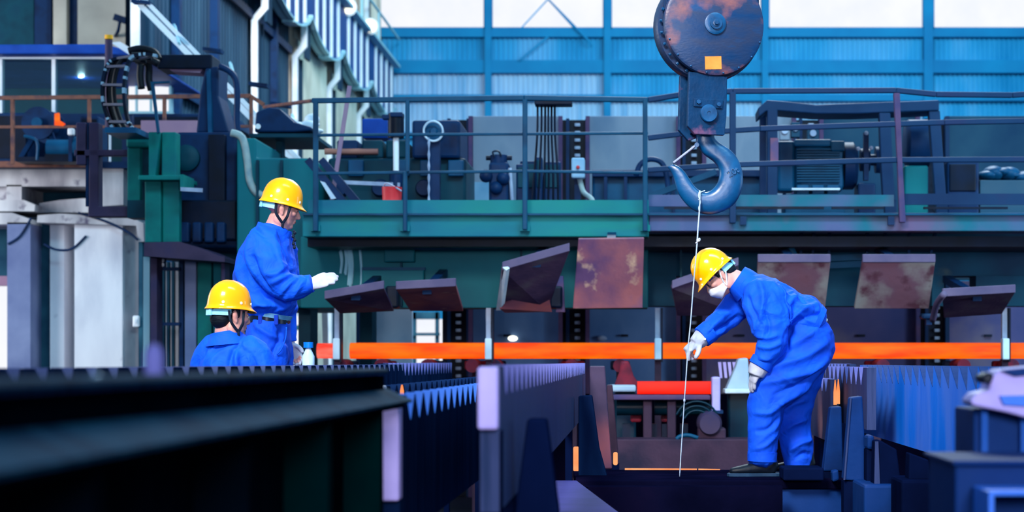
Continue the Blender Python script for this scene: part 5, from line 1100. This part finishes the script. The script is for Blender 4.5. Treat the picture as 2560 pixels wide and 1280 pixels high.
def chin_strap(parent, M):
    b = MB()
    for s in (-1, 1):
        for x0, z0 in ((.04, .02), (-.045, .02)):
            pts = [Vector((x0, s*.088, z0)), Vector((x0*.9, s*.092, -.02)), Vector((x0*.72+.004, s*.093, -.05)), Vector((.018, s*.074, -.092))]
            b.loft([(p, .008, .002) for p in pts], (0, 1, 0), 8, 4, cap=0)
    b.loft([(Vector((.018, .076, -.090)), .002, .008), (Vector((.022, .070, -.125)), .002, .008), (Vector((.03, .03, -.152)), .002, .008), (Vector((.03, -.03, -.152)), .002, .008), (Vector((.022, -.070, -.125)), .002, .008), (Vector((.018, -.076, -.090)), .002, .008)], (1, 0, 0), 8, 4, cap=0)
    return b.move(M).build('chin_strap', 'strap_black', parent, smooth=True, label='black chin strap')
def hand_mb(M, left=False, curl=(18, 14, 10), thumb=0, spread=1.0, r=1.0, cuff=0, per=None):
    """hand with a palm, four unequal fingers and a thumb leaving the side of the palm; fingers run along +X, back of the hand +Z"""
    b = MB(); sg = -1 if left else 1
    b.loft([(Vector((-.01, 0, 0)), .019*r, .027*r), (Vector((.03, 0, 0)), .017*r, .037*r), (Vector((.07, 0, .002)), .015*r, .042*r), (Vector((.096, 0, .001)), .012*r, .041*r)], (0, 1, 0), 18, 3)
    for k, (y, L_, dx) in enumerate(((.032, .070, -.004), (.011, .079, .002), (-.011, .073, 0), (-.031, .058, -.008))):
        c = per[k] if per else curl; a = 0; p = Vector((.088+dx, sg*y, .001)); pts = [(p, .0105*r, .0105*r)]; yaw = sg*y*1.6*spread
        for seg, cu_ in zip((.46, .30, .24), c):
            a += math.radians(cu_); p = p+Vector((math.cos(a)*math.cos(yaw), math.sin(yaw)*math.cos(a), -math.sin(a)))*L_*seg; pts.append((p, .0095*r, .0095*r))
        pts[-1] = (pts[-1][0], .0078*r, .0078*r); b.loft(pts, (0, 1, 0), 12, 3)
    p = Vector((.018, sg*.026, -.006)); tpts = [(p, .015*r, .015*r)]
    for L_, dx, dy, dz in ((.042, .62, .66, -.42), (.034, .84, .36-thumb*.5, -.4), (.026, .9, .12-thumb*.6, -.42)):
        p = p+Vector((dx, sg*dy, dz)).normalized()*L_; tpts.append((p, .0115*r, .0115*r))
    tpts[-1] = (tpts[-1][0], .009*r, .009*r); b.loft(tpts, (0, 1, 0), 12, 3)
    if cuff: b.loft([(Vector((.012, 0, 0)), .024*r, .033*r), (Vector((-.03, 0, 0)), .031*r, .036*r), (Vector((-.03-cuff, 0, 0)), .040*r, .044*r)], (0, 1, 0), 18, 3, cap=.1)
    return b.move(M)
def shoe(M, parent):
    b = MB(); b.loft([(Vector((-.085, 0, .05)), .045, .036), (Vector((-.03, 0, .052)), .046, .038), (Vector((.04, 0, .042)), .036, .043), (Vector((.11, 0, .034)), .027, .042), (Vector((.155, 0, .03)), .020, .032)], (0, 1, 0), 16, 4)
    b.loft([(Vector((-.07, 0, .05)), .048, .04), (Vector((-.055, 0, .14)), .045, .042)], (0, 1, 0), 16, 2, cap=.2)
    me = remeshed(b.move(M), .007, 2); o = put('boot', me, 'boot', parent, True)
    b = MB(); pr = [(-.125, .03), (-.1, .037), (-.02, .034), (.06, .044), (.13, .042), (.172, .028), (.182, 0)]
    poly = pr+[(x, -y) for x, y in pr[::-1][1:]]
    b.zprism(poly, .0, .020).move(M).build('sole', 'boot_sole', o, bevel=.003)
def eyes(parent, M):
    for s in (-1, 1):
        e = MB().ball((.083, s*.032, .0), (.0115, .0125, .0085), 14, 10).move(M).build('eye', 'eye_white', parent, smooth=True)
        MB().ball((.0915, s*.033, -.001), (.0045, .006, .006), 10, 8).move(M).build('iris', 'eye_dark', e, smooth=True)
        MB().loft([(Vector((.094, s*.016, .021)), .004, .003), (Vector((.096, s*.034, .025)), .004, .004), (Vector((.086, s*.052, .020)), .003, .003)], (0, 0, 1), 8, 3).move(M).build('eyebrow', 'hair', parent, smooth=True)
def hair_mb(M, low=-.075):
    b = MB(); b.ball((-.022, 0, .042), (.097, .0795, .088), 24, 16); b.ball((-.05, 0, -.02), (.058, .066, .06), 20, 12)
    for s in (-1, 1): b.ball((.018, s*.071, .01), (.014, .008, .03), 10, 8)
    b.ball((-.066, 0, low), (.026, .046, .03), 14, 10)
    return b.move(M)

# ---- worker bending over with the wire (right)
Y3 = 11.6; k3 = Y3/F
w3 = T('person', 'person in blue work clothes, yellow helmet and white mask bending over to hold the wire', 'person', (W(1930, 1190, Y3).x, Y3, ZD))
f3 = Vector((-.72, -.10, -.69)); M3 = basis(f3, (-.70, 0, .72), W(1797, 687, Y3), .98)
b = head_mb(M3)
b.loft(chain(Y3, [(1812, 690, 0, 26, 26), (1835, 700, 0, 27, 27), (1870, 722, 0, 32, 40)]), (0, 1, 0))
b.loft(chain(Y3, [(1870, 725, 0, 36, 62), (1930, 765, 0, 42, 60), (2008, 835, 0, 42, 46)]), (0, 1, 0))
for dy, pts in ((-1, [(2005, 866, -.07, 44, 32), (1915, 995, -.1, 28, 28), (1905, 1140, -.1, 20, 20), (1903, 1170, -.1, 18, 18)]), (1, [(2005, 866, .07, 42, 32), (1985, 1020, .1, 28, 28), (2000, 1150, .12, 19, 19), (2003, 1170, .12, 18, 18)])):
    b.loft(chain(Y3, pts), (0, 1, 0))
b.loft(chain(Y3, [(1888, 745, -.17, 24, 24), (1925, 858, -.2, 18, 18), (1890, 925, -.19, 13, 14)]), (0, 1, 0)); b.loft(chain(Y3, [(1860, 748, .16, 24, 24), (1805, 800, .14, 18, 18), (1748, 852, .02, 13, 14)]), (0, 1, 0))
Mr = basis((-.74, -.22, -.60), (-.62, -.35, .70), W(1748, 852, Y3)+Vector((0, .035, 0)), .94); Ml = basis((-.42, .10, -.9), (-.86, -.35, .37), W(1893, 918, Y3)+Vector((0, -.19, 0)), .92)
gripc = ((22, 30, 20), (48, 50, 30), (58, 54, 30), (62, 56, 30))
b2 = hand_mb(Mr @ Matrix.Scale(.88, 4), False, per=gripc, thumb=.5); b.add(b2.v, b2.f)
b2 = hand_mb(Ml @ Matrix.Scale(.88, 4), True, (14, 12, 8)); b.add(b2.v, b2.f)
body3 = put('body', remeshed(b, .0045, 2), 'skin', w3, True)
eyes(body3, M3)
put('hair', remeshed(hair_mb(M3), .006, 2), 'hair', w3, True)
helmet(w3, basis(f3, (-.70, 0, .72), W(1786, 679, Y3)+Vector((0, 0, 0)), .98), 'helmet_yellow')
b = MB(); nu, nv = 20, 8; vs = []
for i in range(nu+1):
    ph = math.radians(-80+160*i/nu); c = math.cos(ph); s = math.sin(ph); zt_ = -.050+.032*max(0, c)**3; zl_ = -.084-.034*max(0, c)**1.5
    for j in range(nv+1):
        v = j/nv; rx = .108+.016*math.sin(math.pi*min(1, v*1.25))-.020*v**2; pl = .0022*math.sin(v*19)*(c > .1)
        vs.append(((rx+pl)*c**.9 if c > 0 else 0, .071*s, zt_+(zl_-zt_)*v))
b.add(vs, [(i*(nv+1)+j, i*(nv+1)+j+1, (i+1)*(nv+1)+j+1, (i+1)*(nv+1)+j) for i in range(nu) for j in range(nv)])
mk = b.move(M3).build('face_mask', 'mask_white', w3, smooth=True, label='white cloth face mask'); so = mk.modifiers.new('t', 'SOLIDIFY'); so.thickness = .003; so.offset = 0
b = MB()
for s in (-1, 1):
    for P_ in (((.022, s*.070, -.052), (.012, s*.083, -.02), (-.012, s*.091, .03)), ((.020, s*.070, -.080), (-.006, s*.083, -.045), (-.030, s*.090, -.012)), ((.022, s*.070, -.052), (.020, s*.072, -.066), (.020, s*.070, -.080))):
        b.tube([M3 @ Vector(p) for p in P_], .0045, 6)
b.build('mask_strap', 'mask_white', mk, smooth=True)
b = MB(); rr = [(.098*math.cos(a)-.0, .068*math.sin(a)) for a in [math.radians(-62+k*124/14) for k in range(15)]]; vs = []
for x, y in rr: vs += [(x, y, .018), (x, y, -.018), (x-.003, y*.97, -.018), (x-.003, y*.97, .018)]
b.add(vs, [(4*i+j, 4*i+(j+1) % 4, 4*i+4+(j+1) % 4, 4*i+4+j) for i in range(14) for j in range(4)]+[(0, 1, 2, 3), (59, 58, 57, 56)])
g_ = b.move(M3).build('safety_glasses', 'lens_grey', w3, smooth='auto', label='grey tinted safety glasses')
b = MB()
for s in (-1, 1): b.bar(M3 @ Vector((.048, s*.062, .008)), M3 @ Vector((-.02, s*.088, .006)), .008, .003)
b.build('temple_arm', 'lens_grey', g_)
# jacket
b = MB()
b.loft(chain(Y3, [(2036, 806, 0, 48, 76), (2012, 796, 0, 58, 80), (1975, 784, 0, 56, 82), (1935, 760, 0, 58, 88), (1895, 736, 0, 52, 86), (1862, 716, 0, 38, 60)]), (0, 1, 0))
b.loft(chain(Y3, [(1895, 728, -.13, 42, 42), (1902, 760, -.17, 50, 44), (1914, 805, -.19, 48, 44), (1926, 846, -.2, 40, 40), (1916, 876, -.2, 36, 36), (1899, 908, -.19, 25, 28)]), (0, 1, 0))
b.loft(chain(Y3, [(1872, 735, .12, 40, 40), (1848, 762, .16, 40, 40), (1812, 796, .14, 33, 34), (1785, 820, .08, 29, 30), (1760, 839, .045, 25, 26)]), (0, 1, 0))
folds = [([(1890, 700), (1900, 740), (1896, 790), (1880, 830)], Y3, .012, 7), ([(1935, 715), (1955, 760), (1960, 800)], Y3, .014, 7), ([(1925, 700), (1945, 735), (1978, 752)], Y3, .012, 7), ([(1985, 740), (1960, 775), (1968, 810)], Y3, .014, 8),
         ([(2040, 760), (2000, 778), (1972, 800), (1955, 820)], Y3, .014, 7), ([(2055, 785), (2010, 795), (1965, 822)], Y3, -.010, 6), ([(1880, 838), (1910, 846), (1938, 838)], Y3, .011, 7), ([(1886, 866), (1915, 870), (1945, 856)], Y3, .011, 7),
         ([(1860, 740), (1872, 775), (1895, 810)], Y3, -.012, 6), ([(1900, 775), (1915, 815), (1905, 850)], Y3, -.010, 6), ([(1850, 790), (1815, 815), (1780, 835)], Y3, -.012, 7), ([(1830, 775), (1800, 800), (1765, 832)], Y3, .010, 6), ([(1975, 735), (1990, 765), (2030, 780)], Y3, .012, 7), ([(1890, 890), (1905, 900), (1922, 896)], Y3, .008, 6)]
jk = put('jacket', cloth_mesh(b, .006, folds, .009, 8, 2, 1.5), 'cloth', w3, True)
MB().loft(chain(Y3, [(1872, 722, 0, 44, 58), (1856, 708, 0, 41, 50), (1841, 697, 0, 37, 44)]), (0, 1, 0), cap=0).build('collar', 'cloth', jk, smooth='auto')
MB().loft(chain(Y3, [(1904, 900, -.19, 30, 32), (1894, 917, -.19, 30, 31)]), (0, 1, 0), sub=1, cap=.1).build('cuff', 'cloth', jk, smooth='auto')
MB().loft(chain(Y3, [(1777, 826, .06, 29, 29), (1755, 843, .045, 28, 28)]), (0, 1, 0), sub=1, cap=.1).build('cuff', 'cloth', jk, smooth='auto')
MB().lathe(W(1762, 848, Y3)+Vector((0, -.022, 0)), (-.1, -1, 0), [(-.01, .002), (-.01, .007), (.003, .006), (.003, .001)], 12).build('cuff_button', 'rivet_white', jk)
b = MB(); b.loft(chain(Y3, [(2046, 812, 0, 44, 74), (2034, 806, 0, 50, 78)]), (0, 1, 0), cap=.1, sub=1); b.build('waistband', 'cloth', jk, smooth='auto')
# trousers
b = MB()
b.loft(chain(Y3, [(1994, 812, 0, 48, 72), (2010, 838, 0, 68, 80), (2020, 866, 0, 68, 82), (2008, 892, 0, 66, 76)]), (0, 1, 0))
b.loft(chain(Y3, [(2012, 866, -.08, 68, 46), (1976, 915, -.10, 68, 48), (1938, 962, -.11, 60, 48), (1914, 1004, -.11, 48, 44), (1908, 1060, -.11, 43, 42), (1903, 1110, -.11, 38, 40), (1902, 1148, -.11, 35, 38)]), (0, 1, 0))
b.loft(chain(Y3, [(2018, 870, .08, 64, 44), (2012, 935, .09, 52, 44), (1995, 995, .10, 47, 42), (1986, 1040, .11, 46, 42), (1992, 1090, .12, 44, 40), (1998, 1135, .12, 41, 38), (1998, 1166, .12, 34, 36)]), (0, 1, 0))
folds = [([(2040, 820), (2000, 850), (1960, 870)], Y3, .010, 8), ([(2070, 850), (2010, 890), (1950, 910), (1900, 930)], Y3, .012, 9), ([(2078, 880), (2030, 925), (1960, 945), (1890, 960)], Y3, .012, 9), ([(2060, 915), (2000, 955), (1930, 985)], Y3, -.010, 7), ([(2030, 960), (1985, 985), (1935, 1010)], Y3, .012, 8), ([(1950, 1000), (1920, 1030), (1880, 1030)], Y3, .010, 7),
         ([(1945, 1040), (1915, 1070), (1880, 1075)], Y3, -.008, 6), ([(1940, 1080), (1910, 1110), (1882, 1120)], Y3, .007, 6), ([(2015, 1000), (1985, 1010), (1960, 1030)], Y3, .012, 7), ([(2020, 1050), (1985, 1060), (1960, 1085)], Y3, .012, 7), ([(2032, 1100), (2000, 1110), (1975, 1130)], Y3, .012, 7), ([(1975, 822), (1962, 850), (1968, 880)], Y3, -.012, 6), ([(2030, 1140), (2010, 1135), (1985, 1150)], Y3, -.010, 6)]
tr = put('trousers', cloth_mesh(b, .0065, folds, .008, 7, 2, 4.2), 'cloth_trousers', w3, True)
MB().loft(chain(Y3, [(1903, 1128, -.11, 37, 39), (1902, 1151, -.11, 36.5, 39)]), (0, 1, 0), sub=1, cap=.05).build('hem_band', 'cloth_trousers', tr, smooth='auto')
MB().tube([W(2026, 790, Y3)+Vector((0, -.14, 0)), W(2046, 793, Y3)+Vector((0, -.10, 0)), W(2064, 801, Y3)+Vector((0, -.04, 0))], .011).build('shirt_tail', 'mask_white', w3, smooth='auto', label='strip of white shirt showing at the waist')
gm = hand_mb(Mr, False, per=gripc, thumb=.2, r=1.42)
gm.loft(chain(Y3, [(1758, 841, .045, 24, 25), (1749, 850, .04, 22, 24), (1738, 860, .035, 18, 24)]), (0, 1, 0), cap=.1)
g = put('glove', remeshed(gm, .005, 2), 'glove_white', w3, True); g['label'] = 'white work glove gripping the wire'
gm = hand_mb(Ml, True, (14, 12, 8), r=1.36)
gm.loft(chain(Y3, [(1899, 908, -.19, 26, 27), (1891, 921, -.19, 25, 26), (1884, 938, -.19, 20, 25)]), (0, 1, 0), cap=.1)
g = put('glove', remeshed(gm, .005, 2), 'glove_white', w3, True); g['label'] = 'white work glove resting on the knee'
shoe(Matrix.Translation((W(1893, 1185, Y3).x, Y3-.11, ZD)) @ Matrix.Rotation(math.pi+.05, 4, 'Z'), w3); shoe(Matrix.Translation((W(1994, 1185, Y3).x, Y3+.13, ZD)) @ Matrix.Rotation(math.pi-.15, 4, 'Z'), w3)

# ---- standing worker with the outstretched hand (left)
Y1 = 11.6
w1 = T('person', 'person in blue with worn yellow helmet standing on the left, one gloved hand outstretched', 'person', (W(672, 1200, Y1).x, Y1, ZW))
f1 = Vector((.93, .28, -.20)); u1 = (.2, 0, .98); M1 = basis(f1, u1, W(704, 519, Y1), .98)
zfoot = VY-(ZW-H)*F/Y1
b = head_mb(M1)
b.loft(chain(Y1, [(700, 545, 0, 27, 28), (692, 565, 0, 28, 29), (684, 590, 0, 34, 46)]), (0, 1, 0)); b.loft(chain(Y1, [(674, 612, 0, 42, 56), (666, 700, 0, 58, 66), (670, 810, 0, 42, 54), (672, 860, 0, 36, 44)]), (0, 1, 0))
for s in (-1, 1): b.loft(chain(Y1, [(672, 865, s*.075, 30, 28), (676, 1050, s*.1, 24, 24), (668, zfoot-25, s*.1, 17, 17)]), (0, 1, 0))
b.loft(chain(Y1, [(680, 618, -.2, 24, 24), (716, 716, -.22, 18, 18), (786, 714, -.22, 13, 14)]), (0, 1, 0)); b.loft(chain(Y1, [(690, 618, .2, 24, 24), (690, 730, .24, 18, 18), (706, 850, .20, 13, 14)]), (0, 1, 0))
Mr = basis((.93, .05, .30), (-.2, -.80, .5), W(793, 714, Y1)+Vector((0, -.22, 0)), .95); Ml = basis((.50, -.1, -.85), (.1, .9, .1), W(708, 862, Y1)+Vector((0, .20, 0)), .92)
b2 = hand_mb(Mr @ Matrix.Scale(.88, 4), False, (8, 10, 8), thumb=.9, spread=.3); b.add(b2.v, b2.f); b2 = hand_mb(Ml @ Matrix.Scale(.88, 4), True, (20, 22, 16)); b.add(b2.v, b2.f)
body1 = put('body', remeshed(b, .0045, 2), 'skin', w1, True); eyes(body1, M1)
MB().ball((.091, 0, -.068), (.009, .018, .009), 12, 8).move(M1).build('lips', 'lips', body1, smooth=True)
b = MB(); b.ball((-.02, 0, .05), (.095, .0785, .086), 24, 16); put('hair', remeshed(b.move(M1), .006, 2), 'hair', w1, True)
helmet(w1, basis(f1, u1, W(704, 512, Y1)+Vector((0, 0, .012)), .98), 'helmet_worn'); chin_strap(w1, M1)
b = MB()
b.loft(chain(Y1, [(682, 768, 0, 66, 82), (676, 752, 0, 74, 88), (664, 705, 0, 80, 96), (667, 650, 0, 73, 98), (676, 610, 0, 58, 92), (686, 582, 0, 42, 56)]), (0, 1, 0))
b.loft(chain(Y1, [(672, 598, -.15, 40, 40), (676, 632, -.21, 44, 40), (694, 680, -.23, 43, 40), (722, 716, -.23, 37, 36), (758, 722, -.22, 31, 31), (790, 713, -.22, 21, 24)]), (0, 1, 0))
b.loft(chain(Y1, [(690, 600, .15, 38, 38), (694, 660, .22, 38, 38), (690, 740, .24, 34, 34), (698, 820, .22, 28, 28), (706, 848, .2, 20, 22)]), (0, 1, 0))
folds = [([(655, 640), (668, 690), (700, 735)], Y1, -.012, 7), ([(645, 600), (640, 650), (665, 700)], Y1, .012, 8), ([(690, 690), (715, 690), (740, 665)], Y1, .011, 7), ([(700, 715), (730, 700), (752, 690)], Y1, .012, 7), ([(720, 745), (745, 715), (765, 700)], Y1, .011, 6), ([(750, 750), (770, 720), (785, 700)], Y1, .008, 6), ([(620, 700), (640, 745), (690, 770)], Y1, .012, 9), ([(600, 640), (610, 690), (630, 740)], Y1, .009, 9),
         ([(640, 780), (665, 762), (720, 768)], Y1, .013, 7), ([(700, 790), (720, 770), (742, 740)], Y1, .012, 7), ([(640, 560), (665, 585), (690, 600)], Y1, -.009, 6), ([(700, 590), (720, 640), (726, 680)], Y1, .009, 6), ([(660, 720), (680, 750), (700, 752)], Y1, -.010, 7)]
jk = put('jacket', cloth_mesh(b, .006, folds, .009, 7, 2, 9.1), 'cloth', w1, True)
MB().loft(chain(Y1, [(681, 590, 0, 47, 56), (685, 577, 0, 45, 50), (688, 567, 0, 44, 46)]), (.0, 1, 0), cap=0).build('collar', 'cloth', jk, smooth='auto')
MB().loft(chain(Y1, [(778, 716, -.22, 24, 26), (795, 712, -.22, 22, 25)]), (0, 1, 0), sub=1, cap=.1).build('cuff', 'cloth', jk, smooth='auto'); MB().loft(chain(Y1, [(703, 836, .2, 22, 24), (707, 854, .2, 21, 23)]), (0, 1, 0), sub=1, cap=.1).build('cuff', 'cloth', jk, smooth='auto')
MB().loft(chain(Y1, [(675, 782, 0, 57, 74), (673, 793, 0, 53, 70)]), (0, 1, 0), sub=1, cap=0).build('shirt_hem', 'shirt_grey', w1, smooth='auto', label='strip of grey-blue shirt above the belt')
bl = MB().loft(chain(Y1, [(672, 790, 0, 53.5, 69), (671, 808, 0, 54, 69)]), (0, 1, 0), n=40, sub=1, cap=0).build('belt', 'belt_leather', w1, smooth='auto', label='dark leather belt')
for px in (690, 650): MB().pbox(px-5, 787, px+5, 812, Y1-.165, .02).build('belt_loop', 'cloth_dark', bl, bevel=.003)
b = MB()
b.loft(chain(Y1, [(671, 800, 0, 52, 68), (671, 840, 0, 57, 76), (672, 890, 0, 56, 76)]), (0, 1, 0))
for s in (-1, 1): b.loft(chain(Y1, [(672, 870, s*.085, 55, 42), (676, 960, s*.1, 48, 42), (676, 1060, s*.1, 40, 38), (668, zfoot-28, s*.1, 33, 34)]), (0, 1, 0))
folds = [([(640, 830), (660, 870), (700, 900)], Y1, .011, 7), ([(715, 815), (705, 860), (690, 900)], Y1, -.012, 6), ([(650, 815), (690, 840), (720, 850)], Y1, .010, 7), ([(625, 860), (660, 890), (690, 920)], Y1, .010, 7)]
tr = put('trousers', cloth_mesh(b, .007, folds, .008, 7, 2, 2.2), 'cloth_trousers', w1, True)
MB().tube([W(x, y, Y1-.175) for x, y in ((716, 818), (714, 845), (704, 872), (692, 886))], .004, 6).build('pocket_edge', 'cloth', tr, smooth=True)
g = put('glove', remeshed(hand_mb(Mr, False, (10, 12, 10), thumb=.9, spread=.25, r=1.34, cuff=.03), .005, 2), 'glove_white', w1, True); g['label'] = 'white work glove pointing to the right'
g = put('glove', remeshed(hand_mb(Ml, True, (20, 22, 16), r=1.25, cuff=.03), .005, 2), 'glove_white', w1, True); g['label'] = 'white work glove hanging at the side'
for s in (-1, 1): shoe(Matrix.Translation((W(672, 1200, Y1).x-.02, Y1+s*.1, ZW)) @ Matrix.Rotation(.2+s*.08, 4, 'Z'), w1)
# knotted whistle cord at the chest
b = MB()
for i in range(10): b.ball(W(735+2*math.sin(i*1.7), 578+i*4.5, Y1-.02), .007+.003*(i % 2), 8, 6)
b.build('whistle_cord', 'strap_black', w1, smooth=True)

# ---- lower worker seen from behind (far left)
Y2 = 10.75
w2 = T('person', 'person in blue work clothes and clean yellow helmet seen low from behind at the left', 'person', (W(575, 1480, Y2).x, Y2, .38))
zf2 = VY-(.38-H)*F/Y2
f2 = Vector((.80, .60, -.03)); u2 = (0, 0, 1); M2 = basis(f2, u2, W(574, 787, Y2), 1.0)
b = head_mb(M2)
b.loft(chain(Y2, [(570, 805, 0, 28, 28), (566, 825, 0, 29, 29), (566, 846, .02, 30, 29)]), (0, 1, 0)); b.loft(chain(Y2, [(574, 885, .02, 56, 36), (580, 960, .02, 66, 44), (582, 1090, .02, 58, 46), (582, 1150, .02, 62, 48)]), (0, 1, 0))
for s in (-1, 1): b.loft(chain(Y2, [(582+s*34, 1150, .02, 36, 38), (582+s*36, 1310, .03, 24, 25), (580+s*36, zf2-25, .02, 17, 18)]), (0, 1, 0))
b.loft(chain(Y2, [(640, 900, -.03, 20, 20), (672, 1000, -.02, 18, 18), (676, 1090, .12, 14, 14)]), (0, 1, 0)); b.loft(chain(Y2, [(516, 900, .06, 20, 20), (494, 1000, .1, 18, 18), (510, 1090, .24, 14, 14)]), (0, 1, 0))
b2 = hand_mb(basis((.1, .6, -.8), (.9, -.3, .2), W(677, 1100, Y2)+Vector((0, .13, 0)), .92), False, (20, 20, 15)); b.add(b2.v, b2.f); b2 = hand_mb(basis((.1, .6, -.8), (-.9, -.3, .2), W(512, 1100, Y2)+Vector((0, .25, 0)), .92), True, (20, 20, 15)); b.add(b2.v, b2.f)
body2 = put('body', remeshed(b, .0045, 2), 'skin', w2, True); eyes(body2, M2)
MB().ball((.091, 0, -.068), (.009, .018, .009), 12, 8).move(M2).build('lips', 'lips', body2, smooth=True)
put('hair', remeshed(hair_mb(M2, -.028), .006, 2), 'hair', w2, True)
helmet(w2, basis(Vector((.80, .60, -.06)), u2, W(573, 773, Y2)+Vector((0, 0, .01)), 1.0), 'helmet_yellow'); chin_strap(w2, M2)
b = MB()
b.loft(chain(Y2, [(582, 1130, .02, 76, 62), (582, 1080, .02, 82, 66), (582, 980, .02, 84, 68), (580, 910, .02, 84, 66), (576, 878, .02, 72, 58), (570, 852, .02, 48, 46), (567, 838, .01, 36, 40)]), (0, 1, 0))
b.loft(chain(Y2, [(620, 868, 0, 34, 36), (646, 892, -.02, 36, 38), (662, 940, -.02, 34, 36), (674, 1010, .0, 30, 32), (677, 1080, .12, 22, 24)]), (0, 1, 0)); b.loft(chain(Y2, [(532, 866, .04, 34, 36), (512, 890, .06, 34, 38), (498, 940, .08, 33, 36), (492, 1010, .12, 30, 32), (510, 1080, .23, 22, 24)]), (0, 1, 0))
folds = [([(608, 860), (590, 890), (584, 930)], Y2, -.013, 7), ([(612, 856), (630, 885), (640, 930)], Y2, .011, 8), ([(600, 870), (600, 900), (606, 930)], Y2, .012, 6), ([(622, 870), (640, 900), (648, 930)], Y2, -.010, 6), ([(545, 880), (540, 910), (545, 940)], Y2, .008, 9), ([(520, 850), (530, 880), (526, 920)], Y2, .006, 8)]
jk = put('jacket', cloth_mesh(b, .006, folds, .008, 7, 2, 6.4), 'cloth', w2, True)
MB().loft(chain(Y2, [(568, 862, .01, 55, 56), (566, 842, .01, 43, 47), (564, 829, .01, 39, 44)]), (0, 1, 0), cap=0).build('collar', 'cloth', jk, smooth='auto')
b = MB(); b.loft(chain(Y2, [(582, 1110, .02, 66, 56), (582, 1170, .02, 70, 58)]), (0, 1, 0))
for s in (-1, 1): b.loft(chain(Y2, [(582+s*33, 1160, .02, 44, 50), (582+s*36, 1310, .03, 38, 40), (580+s*36, zf2-30, .02, 32, 34)]), (0, 1, 0))
put('trousers', cloth_mesh(b, .010, (), .006, 7, 3, 3.3), 'cloth_trousers', w2, True)
for s in (-1, 1): shoe(Matrix.Translation((W(580+s*36, 1480, Y2).x, Y2+.04, .38)) @ Matrix.Rotation(math.pi/2-.5, 4, 'Z'), w2)
